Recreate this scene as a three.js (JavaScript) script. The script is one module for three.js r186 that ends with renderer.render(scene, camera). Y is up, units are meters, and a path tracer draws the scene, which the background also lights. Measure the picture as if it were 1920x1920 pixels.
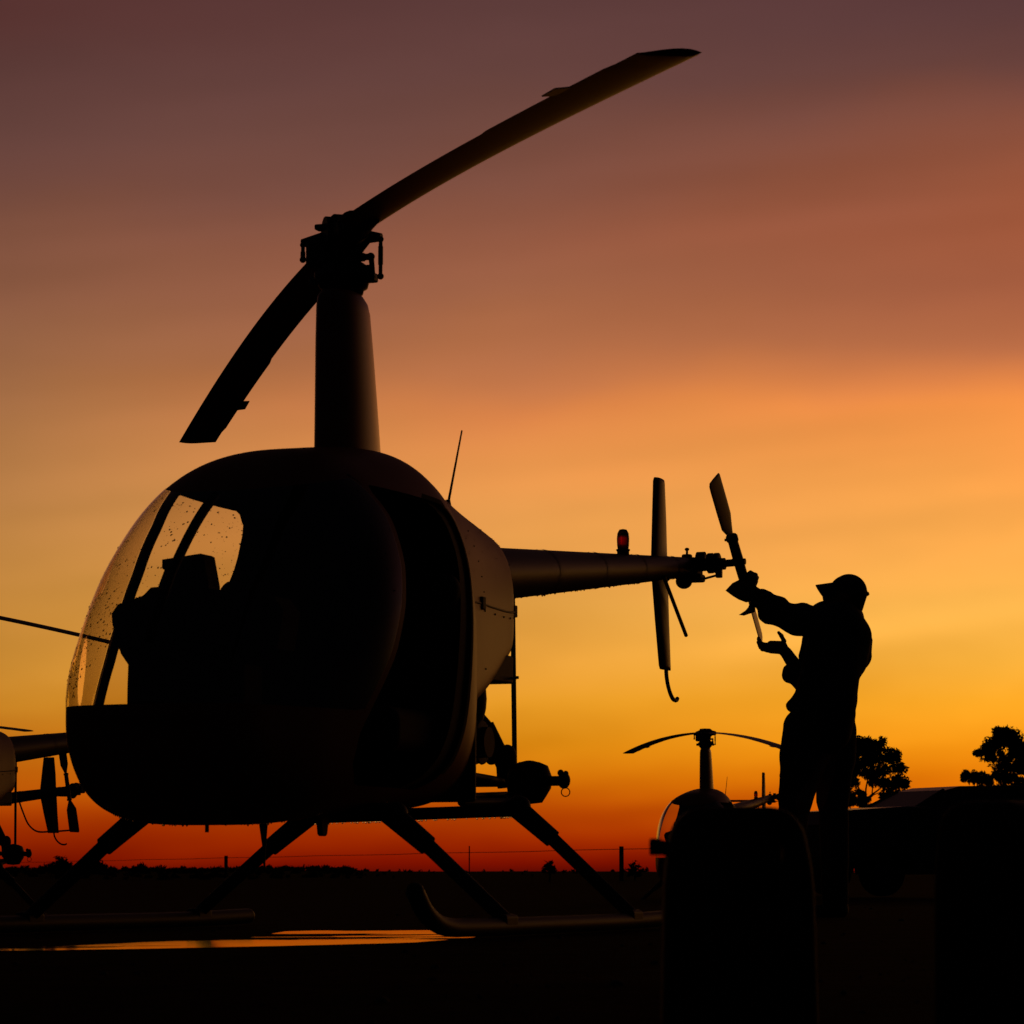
import * as THREE from 'three';
import { mergeGeometries } from 'three/addons/utils/BufferGeometryUtils.js';
import { RoundedBoxGeometry } from 'three/addons/geometries/RoundedBoxGeometry.js';

// ---------------------------------------------------------------- camera, sky, sun, exposure
const scene = new THREE.Scene();
const FPX = 6000, EYE = 0.21, PITCH = Math.atan(680 / FPX);          // focal length in 1920-pixel units, eye height, upward pitch
const camera = new THREE.PerspectiveCamera(2 * Math.atan(960 / FPX) * 180 / Math.PI, 1, 0.1, 9000);
camera.position.set(0, EYE, 0);
camera.rotation.set(PITCH, 0, 0);
camera.focus = 21; camera.userData.fStop = 18;
const renderer = new THREE.WebGLRenderer({ antialias: true });
renderer.setSize(1024, 1024);
renderer.toneMapping = THREE.LinearToneMapping;
renderer.toneMappingExposure = 1;
renderer.shadowMap.enabled = true;

const rad = d => d * Math.PI / 180;
const clamp = (x, a = 0, b = 1) => Math.min(b, Math.max(a, x));
const sstep = (a, b, x) => { const t = clamp((x - a) / (b - a)); return t * t * (3 - 2 * t); };
const lerp = (a, b, t) => a + (b - a) * t;
function rng(seed) { let s = seed >>> 0; return () => { s = (s + 0x6D2B79F5) >>> 0; let t = s; t = Math.imul(t ^ (t >>> 15), t | 1); t ^= t + Math.imul(t ^ (t >>> 7), t | 61); return ((t ^ (t >>> 14)) >>> 0) / 4294967296; }; }
function hash3(x, y, z) { let h = Math.imul(x, 374761393) ^ Math.imul(y, 668265263) ^ Math.imul(z, 2147483647 ^ 0x27d4eb2d); h = Math.imul(h ^ (h >>> 13), 1274126177); return ((h ^ (h >>> 16)) >>> 0) / 4294967296; }
function noise3(x, y, z) {
  const i = Math.floor(x), j = Math.floor(y), k = Math.floor(z), f = x - i, g = y - j, h = z - k;
  const u = f * f * (3 - 2 * f), v = g * g * (3 - 2 * g), w = h * h * (3 - 2 * h);
  const L = (c) => lerp(lerp(hash3(i, j, c), hash3(i + 1, j, c), u), lerp(hash3(i, j + 1, c), hash3(i + 1, j + 1, c), u), v);
  return lerp(L(k), L(k + 1), w) * 2 - 1;
}
const fbm = (x, y, z, o = 4) => { let s = 0, a = 0.5; for (let i = 0; i < o; i++) { s += a * noise3(x, y, z); x *= 2.03; y *= 2.03; z *= 2.03; a *= 0.5; } return s; };

// dusk sky: afterglow bands by elevation, brightest towards the set sun beyond the right edge
const ELEVATION_OF = py => PITCH + Math.atan((960 - py) / FPX);
const BANDS = [   // row of the glow, then sRGB at the left, in the middle and at the right of the afterglow in view
  [-40, 84, 49, 47, 90, 58, 57, 86, 54, 55], [50, 90, 53, 50, 97, 63, 60, 93, 60, 59], [150, 94, 60, 56, 104, 68, 63, 106, 67, 61],
  [250, 101, 66, 60, 115, 74, 64, 136, 79, 61], [350, 112, 72, 62, 127, 79, 64, 153, 85, 59], [450, 129, 82, 64, 146, 88, 65, 164, 90, 61],
  [550, 139, 89, 66, 161, 99, 70, 168, 95, 65], [650, 152, 100, 69, 178, 109, 71, 186, 109, 70], [705, 159, 105, 70, 191, 116, 71, 222, 130, 69],
  [750, 167, 111, 71, 212, 127, 70, 246, 147, 69], [850, 181, 122, 72, 230, 146, 76, 251, 158, 74], [950, 192, 131, 73, 234, 157, 80, 255, 169, 78],
  [1050, 196, 135, 67, 234, 160, 78, 254, 174, 78], [1150, 202, 139, 60, 233, 164, 72, 255, 185, 79], [1250, 205, 140, 51, 231, 158, 56, 255, 181, 62],
  [1320, 203, 133, 37, 234, 156, 38, 254, 170, 37], [1400, 197, 112, 18, 221, 137, 18, 250, 151, 18], [1460, 191, 92, 8, 210, 112, 7, 238, 128, 7],
  [1520, 178, 66, 2, 190, 76, 2, 218, 95, 2], [1570, 154, 41, 0, 160, 42, 0, 186, 60, 0], [1610, 124, 20, 0, 130, 18, 0, 152, 30, 0], [1640, 96, 9, 0, 100, 8, 0, 118, 14, 0]];
const toLin = c => { c /= 255; return c <= 0.04045 ? c / 12.92 : Math.pow((c + 0.055) / 1.055, 2.4); };
const BL = BANDS.map(b => [ELEVATION_OF(b[0]), ...b.slice(1).map(toLin)]);
const SUN_AZ = rad(15);
function skyColour(az, el, out) {
  // distance in azimuth from the sunset point; the frame's own left edge lies 24 degrees from it, its right edge 6
  let da = Math.abs(az - SUN_AZ); if (da > Math.PI) da = 2 * Math.PI - da;
  const e = Math.max(el, BL[BL.length - 1][0]);
  const streak = fbm(az * 10, e * 125 - az * 13, 3.1, 4), bank = fbm(az * 15 + 5, e * 34 - az * 9, 7.7, 4);
  const es = clamp(e + streak * 0.005 + bank * 0.009 * sstep(0.05, 0.12, e), BL[BL.length - 1][0], 9);
  let k = 0; while (k < BL.length - 2 && BL[k + 1][0] > es) k++;
  const a = BL[k], b = BL[k + 1], t = clamp((a[0] - es) / (a[0] - b[0]));
  const s = clamp((da - rad(5.9)) / rad(18.2)), far = sstep(rad(21), rad(80), da);
  const high = es > BL[0][0] ? Math.exp(-(es - BL[0][0]) / 0.13) : 1;
  for (let c = 0; c < 3; c++) {
    const R = lerp(a[7 + c], b[7 + c], t), C = lerp(a[4 + c], b[4 + c], t), L = lerp(a[1 + c], b[1 + c], t);
    let v = s < 0.5 ? lerp(R, C, s * 2) : lerp(C, L, s * 2 - 1);
    v *= 1 + 0.16 * streak + 0.08 * bank;
    const night = [0.0022, 0.0019, 0.0026][c];
    v = v * high * Math.pow(1 - far, 4.5) + night * Math.max(far, sstep(0.25, 0.6, es));
    out[c] = el < -0.012 ? 0.003 : v;
  }
}
{
  const W = 2048, H = 1024, data = new Float32Array(W * H * 4), o = [0, 0, 0];
  for (let j = 0; j < H; j++) for (let i = 0; i < W; i++) {
    const el = ((j + 0.5) / H - 0.5) * Math.PI; let az = ((i + 0.5) / W - 0.25) * 2 * Math.PI; if (az > Math.PI) az -= 2 * Math.PI;
    if (el < -0.02) { o[0] = o[1] = o[2] = 0.003; } else skyColour(az, el, o);
    const q = (j * W + i) * 4; data[q] = o[0]; data[q + 1] = o[1]; data[q + 2] = o[2]; data[q + 3] = 1;
  }
  const sky = new THREE.DataTexture(data, W, H, THREE.RGBAFormat, THREE.FloatType);
  sky.mapping = THREE.EquirectangularReflectionMapping; sky.magFilter = sky.minFilter = THREE.LinearFilter; sky.needsUpdate = true;
  scene.background = sky; scene.environment = sky;
}
const sun = new THREE.DirectionalLight(new THREE.Color().setRGB(1, 0.42, 0.12), 0.035);
{
  const el = rad(1.5);
  sun.position.set(60 * Math.sin(SUN_AZ) * Math.cos(el), 60 * Math.sin(el), -12 - 60 * Math.cos(SUN_AZ) * Math.cos(el));
  sun.target.position.set(0, 0, -12);
  sun.castShadow = true; sun.shadow.radius = 30; sun.shadow.mapSize.set(2048, 2048);
  const c = sun.shadow.camera; c.left = -14; c.right = 14; c.top = 10; c.bottom = -6; c.near = 1; c.far = 140;
  scene.add(sun, sun.target);
}

// ---------------------------------------------------------------- helpers
const V = (x, y, z) => new THREE.Vector3(x, y, z);
function at(px, py, depth) {      // a place: direction of a point of the 1920-pixel frame and its distance in metres ahead of the camera
  const a = (px - 960) / FPX, b = (960 - py) / FPX, c = Math.cos(PITCH), s = Math.sin(PITCH);
  const k = depth / (c - b * s);
  return V(a * k, EYE + (b * c + s) * k, -depth);
}
const taken = new Map();
function numbered(n) { const k = taken.get(n) || 0; taken.set(n, k + 1); return k ? `${n}_${String(k).padStart(3, '0')}` : n; }
function tag(o, label, category, group, kind) { Object.assign(o.userData, { label, category }); if (group) o.userData.group = group; if (kind) o.userData.kind = kind; return o; }
function thing(name, label, category, group) { const g = new THREE.Group(); g.name = numbered(name); tag(g, label, category, group); scene.add(g); return g; }
function clean(g) {               // one attribute set for everything that is merged
  g = g.index ? g.toNonIndexed() : g;
  if (!g.attributes.normal) g.computeVertexNormals();
  const r = new THREE.BufferGeometry(); r.setAttribute('position', g.attributes.position); r.setAttribute('normal', g.attributes.normal);
  r.setAttribute('uv', g.attributes.uv || new THREE.BufferAttribute(new Float32Array(g.attributes.position.count * 2), 2));
  return r;
}
const join = gs => Array.isArray(gs) ? (gs.length === 1 ? gs[0] : mergeGeometries(gs.map(clean))) : gs;
function obj(name, geos, material, parent = scene) {
  const m = new THREE.Mesh(join(geos), material); m.name = parent === scene ? numbered(name) : name; m.castShadow = m.receiveShadow = true; parent.add(m); return m;
}
function struct(name, geos, material) { const m = obj(name, geos, material); m.userData.kind = 'structure'; return m; }
const UP = V(0, 1, 0);
function rod(a, b, r0, r1 = r0, seg = 14) {   // a straight tapered bar between two points
  a = Array.isArray(a) ? V(...a) : a; b = Array.isArray(b) ? V(...b) : b;
  const d = b.clone().sub(a), L = d.length(), g = new THREE.CylinderGeometry(r1, r0, L, seg, 1);
  g.applyQuaternion(new THREE.Quaternion().setFromUnitVectors(UP, d.normalize())); const m = a.clone().add(b).multiplyScalar(0.5); return g.translate(m.x, m.y, m.z);
}
function pipe(pts, r, seg = 40, rs = 10, closed = false) { return new THREE.TubeGeometry(new THREE.CatmullRomCurve3(pts.map(p => Array.isArray(p) ? V(...p) : p), closed, 'centripetal'), seg, r, rs, closed); }
function ball(c, r, sx = 1, sy = 1, sz = 1, seg = 16) { const g = new THREE.SphereGeometry(r, seg, Math.round(seg * 0.7)); g.scale(sx, sy, sz); return g.translate(...(Array.isArray(c) ? c : c.toArray())); }
function box(cx, cy, cz, w, h, d, r = 0.006, rot) { const g = new RoundedBoxGeometry(w, h, d, 2, Math.min(r, w / 2.1, h / 2.1, d / 2.1)); if (rot) g.applyMatrix4(new THREE.Matrix4().makeRotationFromEuler(new THREE.Euler(...rot))); return g.translate(cx, cy, cz); }
function lathe(prof, cx, cy, cz, axis = 'y', seg = 28) { const g = new THREE.LatheGeometry(prof.map(p => new THREE.Vector2(Math.max(p[0], 1e-4), p[1])), seg); if (axis === 'x') g.rotateZ(-Math.PI / 2); if (axis === 'z') g.rotateX(Math.PI / 2); return g.translate(cx, cy, cz); }
function slab(pts, depth, bevel = 0.004) {   // outline in x-y, thickness along z, centred
  const s = new THREE.Shape(pts.map(p => new THREE.Vector2(p[0], p[1])));
  return new THREE.ExtrudeGeometry(s, { depth: depth - 2 * bevel, bevelEnabled: true, bevelThickness: bevel, bevelSize: bevel * 0.8, bevelSegments: 2, curveSegments: 10 }).translate(0, 0, -depth / 2 + bevel);
}
const crom = (a, t) => { const n = a.length, i = clamp(Math.floor(t), 0, n - 2), f = t - i, p0 = a[Math.max(i - 1, 0)], p1 = a[i], p2 = a[i + 1], p3 = a[Math.min(i + 2, n - 1)]; return 0.5 * (2 * p1 + (p2 - p0) * f + (2 * p0 - 5 * p1 + 4 * p2 - p3) * f * f + (3 * p1 - p0 - 3 * p2 + p3) * f * f * f); };
// a skin through superellipse sections: knots of [x, half width, top, bottom, height of the widest line]
function section(K, t, a, nt, nb, inset = 0) {
  const x = crom(K.x, t), w = Math.max(crom(K.w, t) - inset, 0.001), yt = crom(K.t, t) - inset, yb = crom(K.b, t) + inset, yc = crom(K.c, t);
  const c = Math.cos(a), s = Math.sin(a), n = s >= 0 ? nt : nb, cz = Math.sign(c) * Math.pow(Math.abs(c), 2 / n), sy = Math.sign(s) * Math.pow(Math.abs(s), 2 / n);
  return [x, yc + (sy >= 0 ? Math.max(yt - yc, 0.001) : Math.max(yc - yb, 0.001)) * sy, w * cz];
}
function loft(K, nt, nb, m, k, inset = 0, caps = true, t0 = 0, t1 = K.x.length - 1) {
  const pos = [], idx = [], uv = [];
  for (let i = 0; i <= m; i++) for (let j = 0; j <= k; j++) { const q = section(K, lerp(t0, t1, i / m), j / k * 2 * Math.PI, nt, nb, inset); pos.push(...q); uv.push(q[0], j / k * 3); }
  for (let i = 0; i < m; i++) for (let j = 0; j < k; j++) { const a = i * (k + 1) + j, b = a + 1, c = a + k + 1, d = c + 1; idx.push(a, b, c, b, d, c); }
  const g = new THREE.BufferGeometry(); g.setAttribute('position', new THREE.Float32BufferAttribute(pos, 3)); g.setAttribute('uv', new THREE.Float32BufferAttribute(uv, 2)); g.setIndex(idx); g.computeVertexNormals();
  const N = g.attributes.normal;   // weld the seam's normals
  for (let i = 0; i <= m; i++) { const a = i * (k + 1), b = a + k, n = V(N.getX(a) + N.getX(b), N.getY(a) + N.getY(b), N.getZ(a) + N.getZ(b)).normalize(); N.setXYZ(a, n.x, n.y, n.z); N.setXYZ(b, n.x, n.y, n.z); }
  return g;
}
function endCap(K, nt, nb, t, k = 64, inset = 0) {
  const pos = [], idx = [], c = [crom(K.x, t), crom(K.c, t), 0]; pos.push(...c);
  for (let j = 0; j <= k; j++) pos.push(...section(K, t, j / k * 2 * Math.PI, nt, nb, inset));
  for (let j = 0; j < k; j++) idx.push(0, j + 1, j + 2);
  const g = new THREE.BufferGeometry(); g.setAttribute('position', new THREE.Float32BufferAttribute(pos, 3)); g.setIndex(idx); g.computeVertexNormals(); return g;
}
function clip(geo, f) {           // the part of a surface where f(x, y, z) > 0, cut cleanly along f = 0
  const g = clean(geo), P = g.attributes.position, N = g.attributes.normal, U = g.attributes.uv, pos = [], nor = [], uv = [];
  const put = v => { pos.push(v[0], v[1], v[2]); nor.push(v[3], v[4], v[5]); uv.push(v[6], v[7]); };
  for (let t = 0; t < P.count; t += 3) {
    const vs = [0, 1, 2].map(k => { const i = t + k; return [P.getX(i), P.getY(i), P.getZ(i), N.getX(i), N.getY(i), N.getZ(i), U.getX(i), U.getY(i)]; });
    const s = vs.map(v => f(v[0], v[1], v[2])), poly = [];
    for (let k = 0; k < 3; k++) { const a = vs[k], b = vs[(k + 1) % 3], sa = s[k], sb = s[(k + 1) % 3]; if (sa > 0) poly.push(a); if ((sa > 0) !== (sb > 0)) { const u = sa / (sa - sb); poly.push(a.map((q, z) => lerp(q, b[z], u))); } }
    for (let k = 1; k + 1 < poly.length; k++) { put(poly[0]); put(poly[k]); put(poly[k + 1]); }
  }
  const r = new THREE.BufferGeometry(); r.setAttribute('position', new THREE.Float32BufferAttribute(pos, 3)); r.setAttribute('normal', new THREE.Float32BufferAttribute(nor, 3)); r.setAttribute('uv', new THREE.Float32BufferAttribute(uv, 2)); return r;
}
function nets(sdf, lo, hi, h) {   // surface nets: a closed smooth mesh of sdf = 0
  const n = [0, 1, 2].map(k => Math.ceil((hi[k] - lo[k]) / h) + 1), S = new Float32Array(n[0] * n[1] * n[2]), id = (i, j, k) => (k * n[1] + j) * n[0] + i;
  for (let k = 0; k < n[2]; k++) for (let j = 0; j < n[1]; j++) for (let i = 0; i < n[0]; i++) S[id(i, j, k)] = sdf(lo[0] + i * h, lo[1] + j * h, lo[2] + k * h);
  const vi = new Int32Array(S.length).fill(-1), pos = [], idx = [];
  const C = [[0, 0, 0], [1, 0, 0], [0, 1, 0], [1, 1, 0], [0, 0, 1], [1, 0, 1], [0, 1, 1], [1, 1, 1]], E = [[0, 1], [2, 3], [4, 5], [6, 7], [0, 2], [1, 3], [4, 6], [5, 7], [0, 4], [1, 5], [2, 6], [3, 7]];
  for (let k = 0; k < n[2] - 1; k++) for (let j = 0; j < n[1] - 1; j++) for (let i = 0; i < n[0] - 1; i++) {
    const s = C.map(c => S[id(i + c[0], j + c[1], k + c[2])]); let q = [0, 0, 0], m = 0;
    for (const [a, b] of E) if ((s[a] < 0) !== (s[b] < 0)) { const t = s[a] / (s[a] - s[b]); for (let d = 0; d < 3; d++) q[d] += lerp(C[a][d], C[b][d], t); m++; }
    if (m) { vi[id(i, j, k)] = pos.length / 3; pos.push(lo[0] + (i + q[0] / m) * h, lo[1] + (j + q[1] / m) * h, lo[2] + (k + q[2] / m) * h); }
  }
  for (let k = 1; k < n[2] - 1; k++) for (let j = 1; j < n[1] - 1; j++) for (let i = 1; i < n[0] - 1; i++) {
    const s0 = S[id(i, j, k)] < 0;
    const face = (s1, a, b, c, d) => { if (s0 === s1) return; const f = [a, b, c, d]; if (f.some(v => v < 0)) return; s0 ? idx.push(a, b, c, a, c, d) : idx.push(a, c, b, a, d, c); };
    face(S[id(i + 1, j, k)] < 0, vi[id(i, j - 1, k - 1)], vi[id(i, j, k - 1)], vi[id(i, j, k)], vi[id(i, j - 1, k)]);
    face(S[id(i, j + 1, k)] < 0, vi[id(i - 1, j, k - 1)], vi[id(i - 1, j, k)], vi[id(i, j, k)], vi[id(i, j, k - 1)]);
    face(S[id(i, j, k + 1)] < 0, vi[id(i - 1, j - 1, k)], vi[id(i, j - 1, k)], vi[id(i, j, k)], vi[id(i - 1, j, k)]);
  }
  const g = new THREE.BufferGeometry(); g.setAttribute('position', new THREE.Float32BufferAttribute(pos, 3)); g.setIndex(idx); g.computeVertexNormals(); return g;
}
// distance to a round bar that tapers from r0 to r1
function capsule(a, b, r0, r1) { const dx = b.x - a.x, dy = b.y - a.y, dz = b.z - a.z, L = dx * dx + dy * dy + dz * dz || 1e-9; return (x, y, z) => { const px = x - a.x, py = y - a.y, pz = z - a.z, t = clamp((px * dx + py * dy + pz * dz) / L), qx = px - dx * t, qy = py - dy * t, qz = pz - dz * t; return Math.sqrt(qx * qx + qy * qy + qz * qz) - lerp(r0, r1, t); }; }
const blend = (fs, k) => (x, y, z) => { let d = fs[0](x, y, z); for (let i = 1; i < fs.length; i++) { const e = fs[i](x, y, z), h = clamp(0.5 + 0.5 * (e - d) / k); d = lerp(e, d, h) - k * h * (1 - h); } return d; };

// ---------------------------------------------------------------- materials
const mat = (r, g, b, rough = 0.6, extra = {}) => { const { metal = 0, ...x } = extra; return new THREE.MeshPhysicalMaterial({ color: new THREE.Color().setRGB(r, g, b), roughness: rough, metalness: metal, side: THREE.DoubleSide, ...x }); };
function noiseMap(seed, fx, fy, lo, hi, octaves = 4, size = 256) {   // tileable enough at the scales used; linear grey
  const d = new Uint8Array(size * size * 4);
  for (let j = 0; j < size; j++) for (let i = 0; i < size; i++) {
    const u = i / size * 2 * Math.PI, v = j / size;
    const n = fbm(Math.cos(u) * fx + seed, Math.sin(u) * fx + seed * 1.7, (0.5 - Math.abs(v - 0.5)) * fy * 2, octaves);
    const q = clamp(lerp(lo, hi, 0.5 + n)) * 255, p = (j * size + i) * 4; d[p] = d[p + 1] = d[p + 2] = q; d[p + 3] = 255;
  }
  const t = new THREE.DataTexture(d, size, size); t.wrapS = t.wrapT = THREE.RepeatWrapping; t.magFilter = THREE.LinearFilter; t.minFilter = THREE.LinearMipmapLinearFilter; t.generateMipmaps = true; t.needsUpdate = true; return t;
}
const grime = noiseMap(3, 2.2, 5, 0.25, 0.75);
const M = {
  paint: mat(0.36, 0.13, 0.07, 0.5, { specularIntensity: 0.5, specularColor: new THREE.Color(1, 0.75, 0.6) }),
  gloss: mat(0.36, 0.15, 0.085, 0.34, { specularIntensity: 1, specularColor: new THREE.Color(1, 0.72, 0.52) }),
  boom: mat(0.13, 0.10, 0.095, 0.46, { specularIntensity: 0.7 }),
  dark: mat(0.035, 0.035, 0.038, 0.55, { specularIntensity: 0.5 }),
  metal: mat(0.07, 0.07, 0.07, 0.5, { metal: 0.4 }),
  engine: mat(0.05, 0.048, 0.045, 0.65, { metal: 0.3 }),
  blade: mat(0.16, 0.08, 0.055, 0.42, { specularIntensity: 0.9 }),
  lining: mat(0.03, 0.03, 0.032, 0.85),
  seat: mat(0.045, 0.04, 0.038, 0.8),
  glass: mat(0.82, 0.73, 0.61, 0.03, { transmission: 1, thickness: 0, ior: 1.85 }),
  water: mat(1, 1, 1, 0.02, { transmission: 1, thickness: 0.004, ior: 1.33 }),
  red: mat(0.55, 0.03, 0.015, 0.2, { transmission: 0.75, thickness: 0.03, ior: 1.45, attenuationColor: new THREE.Color(0.7, 0.03, 0.01), attenuationDistance: 0.02 }),
  dirt: mat(0.06, 0.045, 0.035, 0.9),  // opaque dark brown worn by the dew beads on the windscreen
  label: mat(0.5, 0.46, 0.42, 0.6),
  rubber: mat(0.02, 0.02, 0.02, 0.9, { specularIntensity: 0.2 }),
};

// ---------------------------------------------------------------- ground, puddle
function groundHeight(x, d) {
  const az = Math.atan2(x, Math.max(d, 0.01)), left = sstep(rad(4), rad(-6), az);
  let h = -lerp(0.12, 0.5, left) * sstep(14, 42, d);
  const dist = Math.hypot(x, d), back = d < 0 ? sstep(0, 30, -d) : 0;
  h += sstep(70, 230, dist) * (lerp(0.12, 0.5, left) + 0.42 + 0.25 * fbm(az * 7, 3.3, 1.2, 3)) * (1 - back);
  const rough = 0.022 * sstep(8.2, 6.5, dist) + 0.05 * sstep(15, 24, dist);
  return h + rough * fbm(x * 1.1, d * 1.1, 4.4, 3);
}
const soil = (() => {
  const n = 512, d = new Uint8Array(n * n * 4);
  for (let j = 0; j < n; j++) for (let i = 0; i < n; i++) {
    const u = i / n, v = j / n, w = 0.5 - Math.abs(u - 0.5), z = 0.5 - Math.abs(v - 0.5);
    const a = fbm(w * 22, z * 22, 2.5, 5), b = fbm(w * 90, z * 90, 8.5, 3), k = clamp(0.5 + 0.75 * a + 0.35 * b), p = (j * n + i) * 4;
    d[p] = lerp(40, 80, k); d[p + 1] = lerp(29, 54, k); d[p + 2] = lerp(22, 40, k); d[p + 3] = 255;
  }
  const t = new THREE.DataTexture(d, n, n); t.colorSpace = THREE.SRGBColorSpace; t.wrapS = t.wrapT = THREE.RepeatWrapping; t.magFilter = THREE.LinearFilter; t.minFilter = THREE.LinearMipmapLinearFilter; t.generateMipmaps = true; t.needsUpdate = true; return t;
})();
{
  const ring = []; for (let i = 0; i <= 110; i++) ring.push(0.6 * Math.pow(7000 / 0.6, Math.pow(i / 110, 0.85)));
  const k = 200, pos = [], uv = [], idx = [];
  pos.push(0, groundHeight(0, 0), 0); uv.push(0, 0);
  ring.forEach(r => { for (let j = 0; j < k; j++) { const f = j / k, a = Math.PI * 2 * (f + 0.09 * Math.sin(2 * Math.PI * f) * -1); const x = r * Math.sin(a), d = r * Math.cos(a); pos.push(x, groundHeight(x, d), -d); uv.push(x / 2.6, d / 2.6); } });
  for (let j = 0; j < k; j++) idx.push(0, 1 + (j + 1) % k, 1 + j);
  for (let i = 0; i < ring.length - 1; i++) for (let j = 0; j < k; j++) { const a = 1 + i * k + j, b = 1 + i * k + (j + 1) % k, c = a + k, e = b + k; idx.push(a, b, c, b, e, c); }
  const g = new THREE.BufferGeometry(); g.setAttribute('position', new THREE.Float32BufferAttribute(pos, 3)); g.setAttribute('uv', new THREE.Float32BufferAttribute(uv, 2)); g.setIndex(idx); g.computeVertexNormals();
  struct('ground', g, new THREE.MeshPhysicalMaterial({ map: soil, bumpMap: soil, bumpScale: 0.02, roughness: 1, specularIntensity: 0.001, side: THREE.DoubleSide }));
}
{
  // standing water in a shallow wheel rut before the skids; edges by a noise field, with small bars of mud left dry
  const wet = (x, y, z) => {
    const d = -z, line = tbl => { for (let i = 0; i < tbl.length - 1; i++) if (x <= tbl[i + 1][0]) return lerp(tbl[i][1], tbl[i + 1][1], clamp((x - tbl[i][0]) / (tbl[i + 1][0] - tbl[i][0]))); return tbl[tbl.length - 1][1]; };
    const near = line([[-2.2, 8.3], [-1.39, 8.72], [-0.72, 9.36], [-0.3, 9.85], [-0.13, 10.6], [-0.08, 11.5]]) + 0.05 * fbm(x * 5, 1, 2, 3), far = line([[-2.2, 8.7], [-1.39, 9.15], [-1.05, 10.15], [-0.88, 10.3], [-0.83, 11.9], [-0.3, 12.1], [-0.1, 11.2]]) + 0.14 * fbm(x * 7, 9, 2, 4);
    let f = Math.min(d - near, far - d);
    f = Math.min(f, (fbm(x * 1.5 + 3, d * 5.5 - x * 2.2, 6, 5) + 0.30 - 0.27 * sstep(9.9, 10.7, d) + 0.16 * sstep(11.3, 11.7, d) - 0.05) * 0.5);
    return f;
  };
  const g0 = new THREE.PlaneGeometry(2.2, 4.2, 240, 420); g0.rotateX(-Math.PI / 2); g0.translate(-1.15, 0.004, -10.3);
  const g = clip(g0, wet);
  struct('puddle', g, mat(0.02, 0.017, 0.014, 0.06, { specularIntensity: 0.8, ior: 1.33, bumpMap: noiseMap(11, 3, 8, 0.3, 0.7, 3), bumpScale: 0.0004 }));
}

// ---------------------------------------------------------------- helicopter
const CABIN = { x: [1.702, 1.70, 1.69, 1.66, 1.60, 1.455, 1.21, 0.85, 0.45, 0.05, -0.17], w: [0.001, 0.06, 0.15, 0.255, 0.326, 0.388, 0.474, 0.558, 0.557, 0.515, 0.463], t: [0.775, 0.80, 0.86, 0.937, 1.05, 1.249, 1.474, 1.678, 1.758, 1.802, 1.782], b: [0.774, 0.76, 0.72, 0.677, 0.562, 0.437, 0.377, 0.406, 0.434, 0.447, 0.452], c: [0.775, 0.775, 0.775, 0.773, 0.756, 0.742, 0.753, 0.834, 0.899, 0.935, 0.99] };
const COWL = { x: [-0.05, -0.17, -0.40, -0.80, -1.15, -1.36, -1.42], w: [0.462, 0.448, 0.396, 0.302, 0.222, 0.176, 0.150], t: [1.770, 1.768, 1.745, 1.690, 1.648, 1.618, 1.590], b: [0.78, 0.78, 0.82, 0.91, 1.02, 1.085, 1.11], c: [0.97, 0.99, 1.06, 1.15, 1.24, 1.30, 1.32] };
const interp = (tbl, y) => { for (let i = 0; i < tbl.length - 1; i++) if (y >= tbl[i + 1][0]) return lerp(tbl[i][1], tbl[i + 1][1], clamp((tbl[i][0] - y) / (tbl[i][0] - tbl[i + 1][0]))); return tbl[tbl.length - 1][1]; };
const POST = [[1.60, 0.765], [1.57, 0.742], [1.46, 0.706], [1.29, 0.726], [1.14, 0.782], [0.963, 0.882], [0.766, 1.038], [0.68, 1.10], [0.58, 1.12], [0.50, 1.06]];
const REAR = [[1.575, 0.16], [1.56, 0.105], [1.53, 0.052], [1.49, 0.028], [1.42, 0.014], [1.36, 0.018], [1.30, 0.04], [1.1, 0.12], [0.9, 0.19], [0.75, 0.26], [0.62, 0.34], [0.55, 0.42], [0.51, 0.55]];
const inScreen = (x, y, z) => Math.min(x - interp(POST, y) - 0.016, y - 0.762, 1.60 - 0.2 * (x - 0.75) - y);
const inDoor = (x, y, z) => Math.min(interp(POST, y) - 0.019 - x, x - interp(REAR, y), 1.572 - y, y - 0.51, Math.abs(z) - 0.2);
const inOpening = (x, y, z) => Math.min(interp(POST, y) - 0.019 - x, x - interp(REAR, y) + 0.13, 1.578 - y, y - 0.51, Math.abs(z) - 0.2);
const inEdgeBand = (x, y, z) => Math.max(inOpening(x, y, z), Math.min(inOpening(x - 0.0, y, z) + 0.045, 0.25 - x, x + 0.158, 1.60 - y, Math.abs(z) - 0.2));  // the door opening together with a band of skin along its edge
const inScreenBig = (x, y, z) => Math.min(x - interp(POST, y), y - 0.748, 1.612 - 0.2 * (x - 0.75) - y);

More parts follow.
